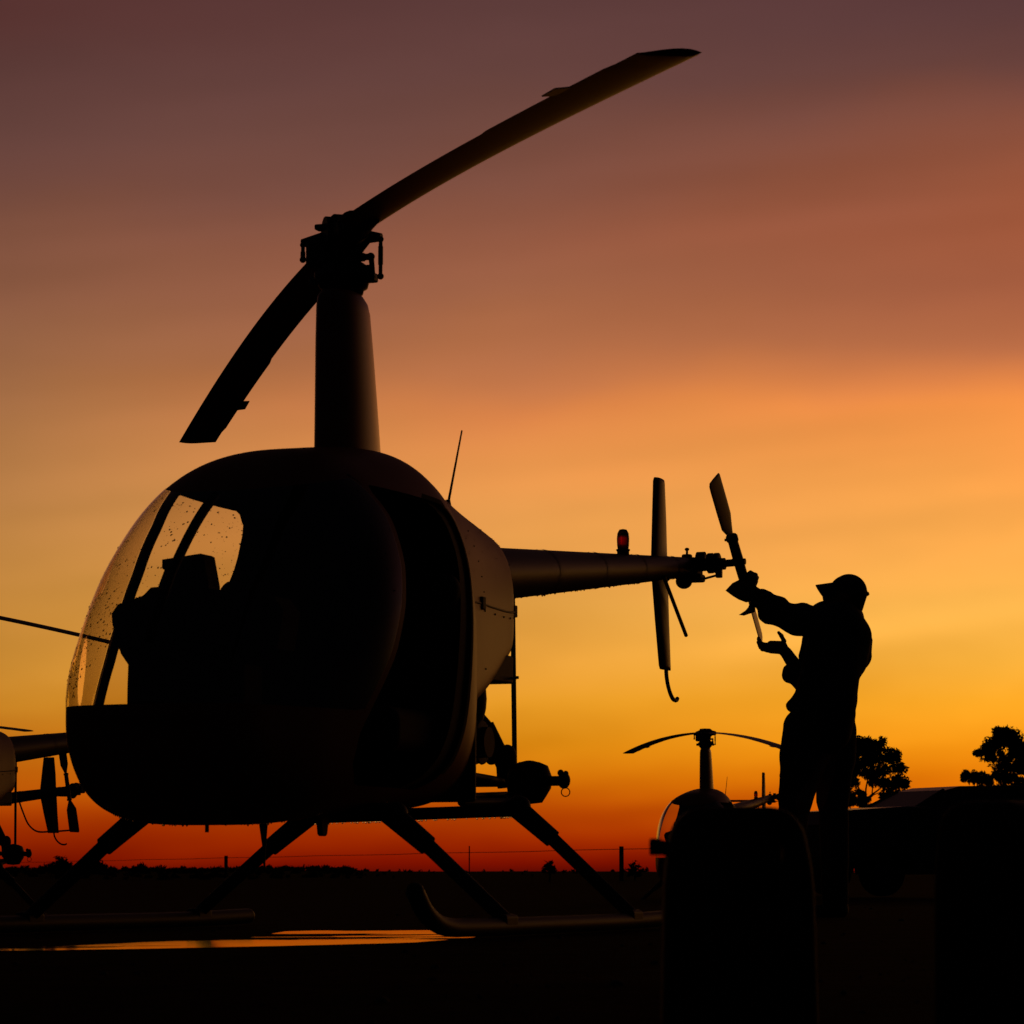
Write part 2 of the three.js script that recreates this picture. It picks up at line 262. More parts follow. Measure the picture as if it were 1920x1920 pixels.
function bladeGeo(p, sgn, az0) {          // main blade: cambered section swept along the drooping span
  const a = rad(az0 + (sgn > 0 ? 0 : 180)), d = V(Math.cos(a), 0, Math.sin(a)), le = V(Math.sin(a), 0, -Math.cos(a));
  const foil = []; for (let i = 0; i < 20; i++) { const t = i / 20 * 2 * Math.PI, c = 0.5 + 0.5 * Math.cos(t), th = 0.6 * (0.2969 * Math.sqrt(1 - c) - 0.126 * (1 - c) - 0.3516 * (1 - c) ** 2 + 0.2843 * (1 - c) ** 3 - 0.1036 * (1 - c) ** 4); foil.push([c, Math.sin(t) >= 0 ? th : -th * 0.8]); }
  const R = []; for (let i = 0; i <= 46; i++) R.push(lerp(0.20, 3.80, i / 46)); R.push(3.812, 3.822, 3.83);
  const pos = [], idx = [], uv = [], m = foil.length;
  R.forEach((r, i) => {
    const pit = rad(p[4] + p[5] * r / 3.83), y = 2.63 - p[1] * r - p[2] * r * r - p[3] * r ** 3;
    const root = sstep(0.36, 0.24, r), te = lerp(-0.133 - (r > 2.33 && r < 3.62 ? 0.007 : 0), -0.05, root), led = lerp(0.05, 0.042, root), ends = i > 46 ? [0, 0.75, 0.5, 0.06][i - 46] : 1;
    foil.forEach(([c, h]) => {
      const rr = r + (i > 44 ? 0.05 * Math.sin(Math.PI * c) * Math.sqrt(c) * (i - 44) / 5 : 0);
      const o = lerp(te, led, c), th = h * lerp(0.20, 0.34, root) * ends, q = d.clone().multiplyScalar(rr).addScaledVector(le, o * Math.cos(pit)); pos.push(q.x, y + o * Math.sin(pit) + th, q.z); uv.push(r, c);
    });
  });
  for (let i = 0; i < R.length - 1; i++) for (let j = 0; j < m; j++) { const A = i * m + j, B = i * m + (j + 1) % m; idx.push(A, B, A + m, B, B + m, A + m); }
  for (const s of [0, R.length - 1]) for (let j = 1; j < m - 1; j++) idx.push(s * m, s * m + j, s * m + j + 1);
  const g = new THREE.BufferGeometry(); g.setAttribute('position', new THREE.Float32BufferAttribute(pos, 3)); g.setAttribute('uv', new THREE.Float32BufferAttribute(uv, 2)); g.setIndex(idx); g.computeVertexNormals(); return g;
}
function bladePoint(p, sgn, az0, r, o) { const a = rad(az0 + (sgn > 0 ? 0 : 180)), pit = rad(p[4] + p[5] * r / 3.83); return V(Math.cos(a) * r + Math.sin(a) * o * Math.cos(pit), 2.63 - p[1] * r - p[2] * r * r - p[3] * r ** 3 + o * Math.sin(pit), Math.sin(a) * r - Math.cos(a) * o * Math.cos(pit)); }
function quadPlate(a, b, c, d, t) {        // a thin plate on four corners
  const n = b.clone().sub(a).cross(d.clone().sub(a)).normalize().multiplyScalar(t / 2), T = [a, b, c, d].map(v => v.clone().add(n)), B = [a, b, c, d].map(v => v.clone().sub(n)), P = [], q = (...v) => { for (const i of [0, 1, 2, 0, 2, 3]) P.push(...v[i].toArray()); };
  q(...T); q(B[3], B[2], B[1], B[0]); for (let i = 0; i < 4; i++) q(B[i], B[(i + 1) % 4], T[(i + 1) % 4], T[i]);
  const g = new THREE.BufferGeometry(); g.setAttribute('position', new THREE.Float32BufferAttribute(P, 3)); g.computeVertexNormals(); return g;
}
const cache = new Map();
const once = (key, fn) => { if (!cache.has(key)) cache.set(key, join(fn())); return cache.get(key); };

function makeHelicopter(name, label, { near, far, az, tail = 42, guard = 'rod', detail = true, group }) {
  const h = thing(name, label, 'helicopter', group);
  const part = (n, key, fn, m, parent = h) => obj(n, once(key, fn), m, parent);
  // --- cabin shell with its openings cut out
  const skin = () => loft(CABIN, 2.499, 3.542, 96, 160);
  const fus = part('fuselage', 'fus', () => { let g = skin(); g = clip(g, (x, y, z) => -inScreen(x, y, z)); g = clip(g, (x, y, z) => -inEdgeBand(x, y, z)); return [g, endCap(CABIN, 2.499, 3.542, CABIN.x.length - 1, 96)]; }, M.paint);
  part('cabin_lining', 'lin', () => { let g = loft(CABIN, 2.499, 3.542, 60, 100, 0.016, true, 3); g = clip(g, (x, y, z) => -inScreenBig(x, y, z)); g = clip(g, (x, y, z) => -inDoor(x, y, z)); const b = endCap(CABIN, 2.499, 3.542, 9.12, 64, 0.016); return [g, b]; }, M.lining);
  part('door_edge_band', 'edgeBand', () => clip(clip(skin(), inEdgeBand), (x, y, z) => -inOpening(x, y, z)), M.rubber, fus);  // band of skin along the door opening, coloured dark
  const screen = part('windscreen', 'scr', () => clip(loft(CABIN, 2.499, 3.542, 96, 160, -0.002), inScreen), M.glass);
  part('centre_bow', 'bow', () => { const p = []; for (let t = 3.4; t <= 7.02; t += 0.12) { const q = section(CABIN, t, Math.PI / 2, 2.499, 3.542, 0.006); if (q[1] < 1.53) p.push(q); } const g = new THREE.TubeGeometry(new THREE.CatmullRomCurve3(p.map(v => V(...v))), 60, 0.017, 8); return g; }, M.dark, screen);
  for (const s of [1, -1]) {
    part('door_post', 'dp' + s, () => {   // the bent tube between windscreen and door
      const p = []; for (let y = 1.60; y > 0.62; y -= 0.03) { const x = interp(POST, y); let lo = 3, hi = 10; for (let i = 0; i < 30; i++) { const m = (lo + hi) / 2; crom(CABIN.x, m) > x ? lo = m : hi = m; }
        const t = lo, yc = crom(CABIN.c, t), yt = crom(CABIN.t, t), yb = crom(CABIN.b, t), u = y > yc ? (y - yc) / (yt - yc) : (yc - y) / (yc - yb), n = y > yc ? 2.499 : 3.542; p.push(V(x, y, s * (crom(CABIN.w, t) * Math.pow(Math.max(0, 1 - Math.pow(Math.min(u, 1), n)), 1 / n) - 0.021))); }
      return new THREE.TubeGeometry(new THREE.CatmullRomCurve3(p), 50, 0.016, 8);
    }, M.dark, fus);
  }
  // --- what stands in the cabin
  const zs = pts => pts.map(([z, y]) => [z, y]);
  const con = part('instrument_console', 'con', () => { const g = slab(zs([[0.302, 1.121], [0.322, 1.095], [0.318, 1.06], [0.285, 0.962], [0.256, 0.923], [0.258, 0.837], [0.258, 0.50], [-0.16, 0.50], [-0.16, 0.92], [-0.28, 0.97], [-0.30, 1.09], [-0.27, 1.13], [-0.02, 1.165], [0.05, 1.17], [0.155, 1.175], [0.18, 1.174], [0.208, 1.148]]), 0.16, 0.012); g.rotateY(-Math.PI / 2); return g.translate(1.2, 0, 0); }, M.lining);
  part('compass_box', 'cmp', () => { const g = slab(zs([[0.175, 1.16], [0.14, 1.245], [0.15, 1.252], [0.15, 1.276], [0.012, 1.291], [0.004, 1.287], [-0.016, 1.19], [-0.018, 1.15]]), 0.10, 0.006); g.rotateY(-Math.PI / 2); return g.translate(1.2, 0, 0); }, M.dark, con);
  for (const s of [1, -1]) {
    const seat = part('seat', 'seat' + s, () => [box(0.42, 0.72, s * 0.255, 0.5, 0.16, 0.44, 0.05)], M.seat);
    part('backrest', 'back' + s, () => box(0.10, 1.02, s * 0.27, 0.13, 0.60, 0.43, 0.06, [0, 0, 0.12]), M.seat, seat);
  }
  // --- engine cowling and its fittings
  const cowl = part('engine_cowling', 'cowl', () => [loft(COWL, 2.4, 5, 48, 96), endCap(COWL, 2.4, 5, 6, 48)], M.paint);
  const onCowl = (t, ang, out = 0.002) => { const q = section(COWL, t, ang, 2.4, 5, -out); return V(...q); };
  const findAng = (t, y) => { let lo = Math.PI / 2, hi = 1.5 * Math.PI; for (let i = 0; i < 30; i++) { const m = (lo + hi) / 2; section(COWL, t, m, 2.4, 5)[1] > y ? lo = m : hi = m; } return lo; };
  part('panel_seam', 'seam', () => { const g = []; for (const s of [1, -1]) { const p = []; for (let t = 1.1; t <= 5.6; t += 0.15) { const q = onCowl(t, findAng(t, 1.215 + 0.015 * t), 0.001); q.z *= s; p.push(q); } g.push(new THREE.TubeGeometry(new THREE.CatmullRomCurve3(p), 60, 0.0045, 6)); } return g; }, M.dark, cowl);
  part('rivet_row', 'riv', () => { const g = []; for (const s of [1, -1]) { const add = (t, y, r) => { const q = onCowl(t, findAng(t, y), 0.001); g.push(ball([q.x, q.y, q.z * s], r, 1, 1, 1, 6)); }; for (let t = 2.3; t < 5.5; t += 0.7) add(t, 1.19 + 0.015 * t, 0.0045); for (let y = 1.24; y < 1.56; y += 0.06) { add(5.3, y + 0.01, 0.003); add(2.35, y, 0.003); } add(2.3, 1.0, 0.004); } return g; }, M.dark, cowl).userData.kind = 'stuff';
  for (const [t, y] of [[2.1, 1.247], [5.55, 1.298]]) for (const s of [1, -1]) part('latch', `latch${t}${s}`, () => { const q = onCowl(t, findAng(t, y), 0.004); return box(q.x, q.y, q.z * s, 0.035, 0.05, 0.018, 0.004); }, M.dark, cowl);
  const ob = part('battery_box', 'obox', () => [box(-1.15, 1.045, 0.03, 0.26, 0.115, 0.47, 0.008)], M.dark);
  part('placard', 'plac', () => box(-1.08, 1.062, -0.2065, 0.05, 0.04, 0.004, 0.001), M.label, ob);
  part('drain_tap', 'tap', () => [rod([-1.25, 1.01, -0.20], [-1.25, 1.008, -0.228], 0.005), box(-1.25, 1.012, -0.232, 0.01, 0.012, 0.012, 0.002)], M.metal, ob);
  part('firewall', 'fire', () => box(-0.19, 0.72, 0, 0.03, 0.48, 0.90, 0.012), M.dark);
  // --- engine under the cowling
  const eng = part('engine', 'eng', () => [box(-0.48, 0.74, 0.02, 0.46, 0.42, 0.40, 0.04), box(-0.42, 0.88, 0, 0.30, 0.26, 0.62, 0.05), rod([-0.9, 0.80, 0.02], [-0.65, 0.80, 0.02], 0.15, 0.17, 20)], M.engine);
  for (const s of [1, -1]) for (const x of [-0.34, -0.58]) part('cylinder_head', `cyl${s}${x}`, () => { const g = []; for (let i = 0; i < 7; i++) g.push(lathe([[0, -0.006], [0.085, -0.006], [0.088, 0], [0.085, 0.006], [0, 0.006]], x, 0.72, s * (0.16 + i * 0.028), 'z', 18)); g.push(rod([x, 0.72, s * 0.1], [x, 0.72, s * 0.36], 0.06)); return g; }, M.engine, eng);
  part('fan_scroll', 'fan', () => [lathe([[0.03, -0.07], [0.2, -0.075], [0.245, -0.04], [0.255, 0], [0.245, 0.04], [0.2, 0.075], [0.03, 0.07]], -1.02, 0.915, 0.075, 'x', 40)], M.engine, eng);
  const muf = part('exhaust_muffler', 'muf', () => [rod([-1.12, 0.865, -0.10], [-1.16, 0.80, -0.135], 0.022, 0.030), rod([-1.16, 0.815, -0.128], [-1.2, 0.66, -0.192], 0.034, 0.036), ball([-1.19, 0.685, -0.21], 0.04, 1, 1.3, 1), rod([-1.2, 0.68, -0.175], [-1.2, 0.56, -0.188], 0.018, 0.022), rod([-1.2, 0.68, -0.205], [-1.18, 0.55, -0.235], 0.014, 0.02)], M.engine);
  part('exhaust_stub', 'stub', () => [ball([-1.19, 0.672, -0.142], 0.02, 0.9, 0.9, 1.2, 12), rod([-1.19, 0.678, -0.145], [-1.19, 0.69, -0.185], 0.014)], M.engine, muf);
  const can = part('oil_canister', 'can', () => [ball([-1.08, 0.585, -0.345], 0.086, 0.95, 0.95, 1, 24), lathe([[0.0, -0.094], [0.052, -0.088], [0.07, -0.06], [0.088, -0.03], [0.09, 0.02], [0.075, 0.06], [0.04, 0.075], [0, 0.078]], -1.08, 0.585, -0.345, 'y', 24)], M.engine);
  part('neck', 'neck', () => [rod([-1.08, 0.583, -0.41], [-1.08, 0.583, -0.475], 0.020)], M.engine, can);
  part('knob', 'knob', () => [ball([-1.08, 0.585, -0.492], 0.034, 0.9, 1, 0.75, 16), ball([-1.08, 0.615, -0.478], 0.014, 1, 1, 1, 8), ball([-1.08, 0.612, -0.50], 0.012, 1, 1, 1, 8)], M.engine, can);
  part('pull_ring', 'ring', () => new THREE.TorusGeometry(0.017, 0.0022, 8, 24).rotateY(Math.PI / 2 + 0.3).translate(-1.08, 0.538, -0.499), M.metal, can);
  part('frame_tubes', 'frame', () => [rod([-1.42, 1.36, -0.150], [-1.42, 0.58, -0.160], 0.0105), rod([-1.42, 1.36, 0.15], [-1.42, 0.58, 0.16], 0.0105), rod([-0.2, 0.60, -0.30], [-1.42, 0.585, -0.16], 0.016), rod([-0.2, 0.60, 0.30], [-1.42, 0.585, 0.16], 0.016), rod([-1.42, 0.585, -0.16], [-1.42, 0.585, 0.16], 0.014),
    rod([-0.18, 0.50, -0.36], [-1.25, 0.535, -0.21], 0.013), rod([-0.18, 0.50, 0.36], [-1.25, 0.535, 0.21], 0.013), rod([-0.64, 0.50, -0.40], [-1.25, 0.535, -0.21], 0.012), rod([-1.25, 0.535, -0.21], [-1.42, 0.585, -0.16], 0.016), rod([-0.17, 0.48, -0.40], [-0.66, 0.49, -0.43], 0.016), rod([-0.17, 0.48, 0.40], [-0.66, 0.49, 0.43], 0.016), rod([-0.66, 0.49, -0.43], [-1.1, 0.53, -0.30], 0.017)], M.dark);
  // --- mast fairing and rotor head
  part('mast_fairing', 'mast', () => {
    const K = [[1.70, 0, 0.245, 0.094], [1.80, 0, 0.240, 0.092], [2.0, 0.02, 0.222, 0.087], [2.2, 0.042, 0.204, 0.081], [2.33, 0.056, 0.190, 0.076], [2.365, 0.062, 0.178, 0.070], [2.388, 0.07, 0.145, 0.06], [2.398, 0.072, 0.07, 0.04]];
    const pos = [], idx = [], uv = [], k = 40; K.forEach(([y, x, a, b]) => { for (let j = 0; j < k; j++) { const t = j / k * 2 * Math.PI; pos.push(x + a * Math.cos(t) + 0.03 * a * Math.cos(2 * t), y, b * Math.sin(t) * (1 + 0.22 * Math.cos(t)) - 0.014); uv.push(t, y); } });
    for (let i = 0; i < K.length - 1; i++) for (let j = 0; j < k; j++) { const a = i * k + j, b = i * k + (j + 1) % k; idx.push(a, a + k, b, b, a + k, b + k); }
    for (let j = 1; j < k - 1; j++) idx.push((K.length - 1) * k, (K.length - 1) * k + j + 1, (K.length - 1) * k + j);
    const g = new THREE.BufferGeometry(); g.setAttribute('position', new THREE.Float32BufferAttribute(pos, 3)); g.setAttribute('uv', new THREE.Float32BufferAttribute(uv, 2)); g.setIndex(idx); g.computeVertexNormals(); return g;
  }, M.gloss);
  const X0 = 0.045;
  part('swashplate', 'swash', () => [lathe([[0.04, 2.36], [0.055, 2.385], [0.075, 2.395], [0.078, 2.41], [0.092, 2.418], [0.098, 2.44], [0.112, 2.452], [0.112, 2.476], [0.095, 2.488], [0.085, 2.508], [0.066, 2.52], [0.045, 2.525], [0.04, 2.62]], X0, 0, 0), box(X0, 2.452, 0, 0.05, 0.035, 0.27, 0.008), box(X0, 2.485, -0.095, 0.04, 0.03, 0.05, 0.006)], M.metal);
  const azr = rad(az), dir = V(Math.cos(azr), 0, Math.sin(azr)), sid = V(Math.sin(azr), 0, -Math.cos(azr));
  const P = (r, s, y) => V(X0, y, 0).addScaledVector(dir, r).addScaledVector(sid, s);
  const hub = obj('rotor_hub', [rod(P(-0.17, 0, 2.60), P(0.17, 0, 2.625), 0.062, 0.062, 18), rod(P(0, -0.075, 2.625), P(0, 0.075, 2.625), 0.066), box(X0, 2.645, 0, 0.15, 0.08, 0.13, 0.02, [0, -azr, 0]), box(X0, 2.678, 0.01, 0.15, 0.025, 0.10, 0.008, [0, -azr, 0]), box(X0 + 0.03, 2.652, 0.075, 0.045, 0.022, 0.05, 0.006), rod([X0, 2.42, 0], [X0, 2.62, 0], 0.042), rod(P(-0.1, 0, 2.56), P(0.1, 0, 2.56), 0.05, 0.055, 16), box(X0, 2.555, 0.085, 0.08, 0.11, 0.12, 0.02)], M.metal, h);
  // pitch horns, links and the scissor
  for (const [e, y] of [[-0.165, 2.602], [0.19, 2.602]]) {
    const z = e < 0 ? -0.152 : 0.168, link = obj('pitch_link', [rod([X0, y - 0.01, z], [X0, e < 0 ? 2.455 : 2.54, z], 0.0075), rod([X0, e < 0 ? 2.50 : 2.55, z], [X0, 2.57, z], 0.0095), ball([X0, e < 0 ? 2.455 : 2.54, z], 0.013, 1, 1, 1, 10), ball([X0, y - 0.005, z], 0.012, 1, 1, 1, 10)], M.metal, h);
    obj('pitch_horn', [rod([X0, y + 0.002, z * 1.02], [X0, y + 0.012, z * 0.38], 0.016, 0.032), rod([X0, y, z * 0.7], [X0, 2.57, z * 0.35], 0.012, 0.03)], M.metal, link);
  }
  part('scissor_link', 'sciss', () => [rod([X0, 2.533, -0.02], [X0, 2.533, -0.108], 0.013), rod([X0, 2.533, -0.05], [X0, 2.533, -0.085], 0.017), ball([X0, 2.533, -0.112], 0.016, 1, 1, 1, 12), rod([X0, 2.535, -0.113], [X0, 2.455, -0.122], 0.011, 0.009)], M.metal);
  for (const [p, s] of [[near, 1], [far, -1]]) {
    const b = obj('rotor_blade', bladeGeo(p, s, p[0]), M.blade, h), q = (r, o) => bladePoint(p, s, p[0], r, o);
    obj('trim_tab', quadPlate(q(3.08, -0.13), q(3.24, -0.13), q(3.215, -0.172), q(3.075, -0.168), 0.004), M.blade, b);
    obj('blade_grip', [rod(q(0.10, -0.01), q(0.42, -0.01), 0.052, 0.03, 14), rod(q(0.10, -0.01), q(0.22, -0.01), 0.06, 0.05, 14)], M.metal, b);
  }
  part('antenna', 'ant', () => [rod([-0.80, 1.68, -0.10], [-0.955, 2.0, -0.10], 0.0058, 0.0035, 8), rod([-0.80, 1.66, -0.10], [-0.80, 1.70, -0.10], 0.018, 0.01, 10)], M.dark);
  // --- tail
  const boom = part('tail_boom', 'boom', () => { const pts = []; for (let i = 0; i <= 24; i++) pts.push([lerp(0.122, 0.050, i / 24), i / 24 * 3.24]); const g = lathe([...pts, [0.047, 3.27], [0.0, 3.275]], 0, 0, 0, 'y', 36); g.rotateZ(Math.PI / 2 - Math.atan2(0.328, 3.26)); return g.translate(-1.22, 1.437, 0); }, M.boom);
  for (const t of [0.3, 0.52, 0.72, 0.9]) part('boom_band', 'band' + t, () => { const r = lerp(0.122, 0.05, t) + 0.0025; return new THREE.CylinderGeometry(r, r, 0.03, 30, 1, true).rotateZ(Math.PI / 2 - Math.atan2(0.328, 3.26)).translate(-1.22 - t * 3.225, 1.437 + t * 0.3245, 0); }, M.boom, boom);
  const bb = part('beacon_base', 'bbase', () => lathe([[0, 0], [0.032, 0], [0.032, 0.012], [0.029, 0.016], [0.029, 0.04], [0.033, 0.043], [0.033, 0.05], [0, 0.05]], -3.372, 1.70, 0, 'y', 20), M.dark, boom);
  part('beacon_lamp', 'blamp', () => lathe([[0, 0], [0.026, 0], [0.029, 0.02], [0.030, 0.05], [0.027, 0.075], [0.018, 0.092], [0.0, 0.096]], -3.372, 1.752, 0, 'y', 20), M.red, boom);
  const fin = rows => {        // [y, leading x, trailing x] rows, streamlined section
    const pos = [], idx = [], m = 24; rows.forEach(([y, a, b, k = 1]) => { for (let j = 0; j < m; j++) { const t = j / m * 2 * Math.PI, c = 0.5 - 0.5 * Math.cos(t), th = 0.105 * Math.sqrt(c) * (1 - c) * 1.5 + 0.01; pos.push(lerp(a, b, c), y, Math.sin(t) >= 0 ? th * 0.28 * k : -th * 0.28 * k); } });
    for (let i = 0; i < rows.length - 1; i++) for (let j = 0; j < m; j++) { const A = i * m + j, B = i * m + (j + 1) % m; idx.push(A, B, A + m, B, B + m, A + m); }
    for (const e of [0, rows.length - 1]) for (let j = 1; j < m - 1; j++) idx.push(e * m, e * m + j, e * m + j + 1);
    const g = new THREE.BufferGeometry(); g.setAttribute('position', new THREE.Float32BufferAttribute(pos, 3)); g.setIndex(idx); g.computeVertexNormals(); return g; };
  part('upper_fin', 'ufin', () => fin([[1.68, -3.83, -4.08], [1.95, -3.86, -4.062], [2.14, -3.882, -4.04], [2.157, -3.886, -4.036, 0.7]]), M.boom);
  part('lower_fin', 'lfin', () => fin([[1.72, -3.83, -4.08], [1.45, -3.9, -4.10], [1.235, -3.962, -4.122], [1.216, -3.966, -4.124, 0.7]]), M.boom);
  part('tail_skid', 'tsk', () => pipe([[-4.05, 1.25, 0], [-4.06, 1.18, 0], [-4.10, 1.12, 0], [-4.165, 1.078, 0], [-4.225, 1.075, 0], [-4.24, 1.085, 0]], 0.0105, 40, 8), M.dark);
  part('stabilizer', 'stab', () => { const g = slab([[-3.70, 0.02], [-3.94, 0.02], [-3.93, 0.68], [-3.74, 0.68]], 0.03, 0.012); g.rotateX(Math.PI / 2); return g.translate(0, 1.70, 0); }, M.boom);
  if (guard === 'rod') part('tail_guard', 'grod', () => rod([-3.86, 1.66, -0.05], [-4.33, 1.405, -0.02], 0.0095), M.dark);
  else part('tail_guard', 'gbow', () => pipe([[-3.52, 1.64, 0], [-3.58, 1.50, 0], [-3.68, 1.32, 0], [-3.80, 1.24, 0], [-4.0, 1.235, 0], [-4.38, 1.255, 0]], 0.011, 60, 8), M.dark);
  part('tail_gearbox', 'gear', () => [box(-4.42, 1.755, -0.01, 0.12, 0.10, 0.12, 0.02), rod([-4.42, 1.765, 0.02], [-4.42, 1.77, -0.20], 0.034, 0.03, 18), rod([-4.42, 1.77, -0.17], [-4.42, 1.775, -0.275], 0.019, 0.019), lathe([[0, -0.02], [0.045, -0.02], [0.045, 0.02], [0, 0.02]], -4.42, 1.79, -0.075, 'z', 20), lathe([[0, -0.012], [0.052, -0.012], [0.052, 0.012], [0, 0.012]], -4.42, 1.775, -0.125, 'z', 16), lathe([[0, -0.011], [0.052, -0.011], [0.052, 0.011], [0, 0.011]], -4.42, 1.775, -0.158, 'z', 16), ball([-4.33, 1.678, -0.01], 0.042, 1, 0.9, 1, 16), box(-4.40, 1.70, -0.05, 0.10, 0.04, 0.08, 0.012), rod([-4.42, 1.81, 0.0], [-4.42, 1.848, 0.0], 0.006), ball([-4.42, 1.85, 0], 0.009, 1.4, 1, 1.4, 8), box(-4.42, 1.81, -0.0, 0.04, 0.03, 0.05, 0.01)], M.engine);
  part('pitch_rod', 'prod', () => [rod([-4.42, 1.695, -0.08], [-4.42, 1.715, -0.165], 0.006), box(-4.42, 1.722, -0.168, 0.03, 0.045, 0.032, 0.006), box(-4.42, 1.74, -0.165, 0.02, 0.05, 0.02, 0.005)], M.metal);
  for (const s of [1, -1]) {            // tail rotor blades, hung on a bar through the shaft
    const a = rad(tail) + (s > 0 ? 0 : Math.PI), u = V(Math.cos(a), Math.sin(a), 0), v = V(-Math.sin(a), Math.cos(a), 0), hubP = V(-4.42, 1.778, -0.272), pit = rad(10.5), cd = v.clone().multiplyScalar(-Math.cos(pit)).add(V(0, 0, Math.sin(pit))), nd = u.clone().cross(cd).normalize();
    const b = obj('tail_rotor_blade', (() => {
      const pos = [], idx = [], R = [[0.17, 0.018, 0.013], [0.20, 0.03, 0.012], [0.28, 0.064, 0.011], [0.38, 0.066, 0.010], [0.54, 0.066, 0.009], [0.567, 0.064, 0.008], [0.58, 0.055, 0.005]], m = 14;
      R.forEach(([r, c, t], i) => { for (let j = 0; j < m; j++) { const q = j / m * 2 * Math.PI, o = Math.cos(q) * c, w = Math.sin(q) * t * 0.5; const pnt = hubP.clone().addScaledVector(u, r - (i > 4 ? (1 - Math.cos(q)) * 0.012 : 0)).addScaledVector(cd, o + c * 0.15).addScaledVector(nd, w); pos.push(pnt.x, pnt.y, pnt.z); } });
      for (let i = 0; i < R.length - 1; i++) for (let j = 0; j < m; j++) { const A = i * m + j, B = i * m + (j + 1) % m; idx.push(A, B, A + m, B, B + m, A + m); }
      for (let j = 1; j < m - 1; j++) idx.push((R.length - 1) * m, (R.length - 1) * m + j, (R.length - 1) * m + j + 1);
      const g = new THREE.BufferGeometry(); g.setAttribute('position', new THREE.Float32BufferAttribute(pos, 3)); g.setIndex(idx); g.computeVertexNormals(); return g;
    })(), M.blade, h);
    const g0 = hubP.clone(), g1 = hubP.clone().addScaledVector(u, 0.17), gm = hubP.clone().addScaledVector(u, 0.15);
    obj('blade_root', [rod(g0, g1, 0.027, 0.025, 14), rod(gm, g1, 0.031, 0.031, 12), rod(gm.clone().addScaledVector(V(0, 0, 1), 0.04), gm.clone().addScaledVector(V(0, 0, -1), 0.03), 0.007), rod(hubP.clone().add(V(0, 0, 0.035)), hubP.clone().add(V(0, 0, -0.035)), 0.016)], M.metal, b);
  }
  // --- landing gear
  for (const [x, y, z] of [[0.73, 0.405, 0.5], [-0.645, 0.440, 0.46]]) {
    part('cross_tube', 'ct' + x, () => [rod([x, y + (x > 0 ? 0.03 : -0.006), z], [x, y + (x > 0 ? 0.03 : 0.018), -z], 0.024)], M.dark);
    for (const s of [1, -1]) {
      const yt = y + (x < 0 ? (s < 0 ? 0.03 : -0.012) : 0.012), top = [x, yt, s * z], foot = [x + (x > 0 ? 0.02 : -0.01), 0.06, s * 0.91];
      const mid = [lerp(top[0], foot[0], 0.3), lerp(top[1], foot[1], 0.3), lerp(top[2], foot[2], 0.3)];
      const st = part('skid_strut', `st${x}${s}`, () => [rod(top, foot, 0.0275, 0.025, 18)], M.dark);
      part('strut_collar', `sc${x}${s}`, () => [rod([x, yt + 0.012, s * (z - 0.03)], mid, 0.041, 0.036, 18), ball(top, 0.045, 1.1, 1, 1, 14)], M.dark, st);
      part('strut_shoe', `ss${x}${s}`, () => [box(foot[0], 0.052, foot[2], 0.13, 0.05, 0.06, 0.015)], M.dark, st);
    }
  }
  for (const s of [1, -1]) part('skid', 'skid' + s, () => [pipe([[-1.12, 0.04, s * 0.91], [-0.6, 0.034, s * 0.91], [0.4, 0.034, s * 0.91], [1.1, 0.036, s * 0.91], [1.28, 0.040, s * 0.91], [1.40, 0.058, s * 0.91], [1.50, 0.098, s * 0.91], [1.575, 0.155, s * 0.91]], 0.031, 90, 14), ball([1.575, 0.155, s * 0.91], 0.031, 1, 1, 1, 12), ball([-1.12, 0.04, s * 0.91], 0.031, 1, 1, 1, 12)], M.dark);
  part('drain_tube', 'drain', () => [rod([0.735, 0.41, 0], [0.725, 0.31, 0], 0.018, 0.007), rod([0.725, 0.312, 0], [0.722, 0.235, 0], 0.006, 0.0035)], M.dark);
  part('belly_stub', 'bstub', () => rod([1.193, 0.40, 0], [1.193, 0.352, 0], 0.0075, 0.0065), M.dark);
  part('belly_fin', 'bfin', () => slab([[0.165, 0.46], [0.255, 0.46], [0.232, 0.36], [0.222, 0.355], [0.198, 0.355], [0.19, 0.36]], 0.022, 0.006), M.dark);
  if (detail) {                         // dew: beads on the screen and drops hanging along the lower edges
    const r = rng(77), beads = [], hang = [], mtx = new THREE.Matrix4();
    const sn = (t, a) => { const q = V(...section(CABIN, t, a, 2.499, 3.542)), u = V(...section(CABIN, t + 0.01, a, 2.499, 3.542)).sub(q), v = V(...section(CABIN, t, a + 0.01, 2.499, 3.542)).sub(q); return u.cross(v).normalize(); };
    for (let i = 0; i < 9000 && beads.length < 1700; i++) { const t = 3 + r() * 5, a = r() * Math.PI, q = section(CABIN, t, a, 2.499, 3.542, -0.003); if (inScreen(...q) > 0.01 && fbm(q[0] * 7, q[1] * 7, q[2] * 7, 3) > -0.1 + 0.5 * (r() - 0.5)) if (Math.abs(q[2]) < 0.3 || r() < 0.25) beads.push([q, 0.0009 + 0.0028 * r() ** 3, sn(t, a)]); }
    const drop = new THREE.SphereGeometry(1, 8, 6), qt = new THREE.Quaternion();
    const inst = (n, list, m, parent) => { const I = new THREE.InstancedMesh(drop, m, list.length); list.forEach(([q, s, f], i) => { if (typeof f === 'number') mtx.makeScale(s, s * f, s).setPosition(q[0], q[1], q[2]); else mtx.compose(V(...q), qt.setFromUnitVectors(UP, f), V(s * 1.4, s * 0.35, s)); I.setMatrixAt(i, mtx); }); I.name = n; I.userData.kind = 'stuff'; parent.add(I); };
    inst('dark_dew_beads', beads, M.dirt, screen);  // dew beads: their dark look against the glow is put into the colour
    const h2 = list => { for (const e of list) hang.push(e); };
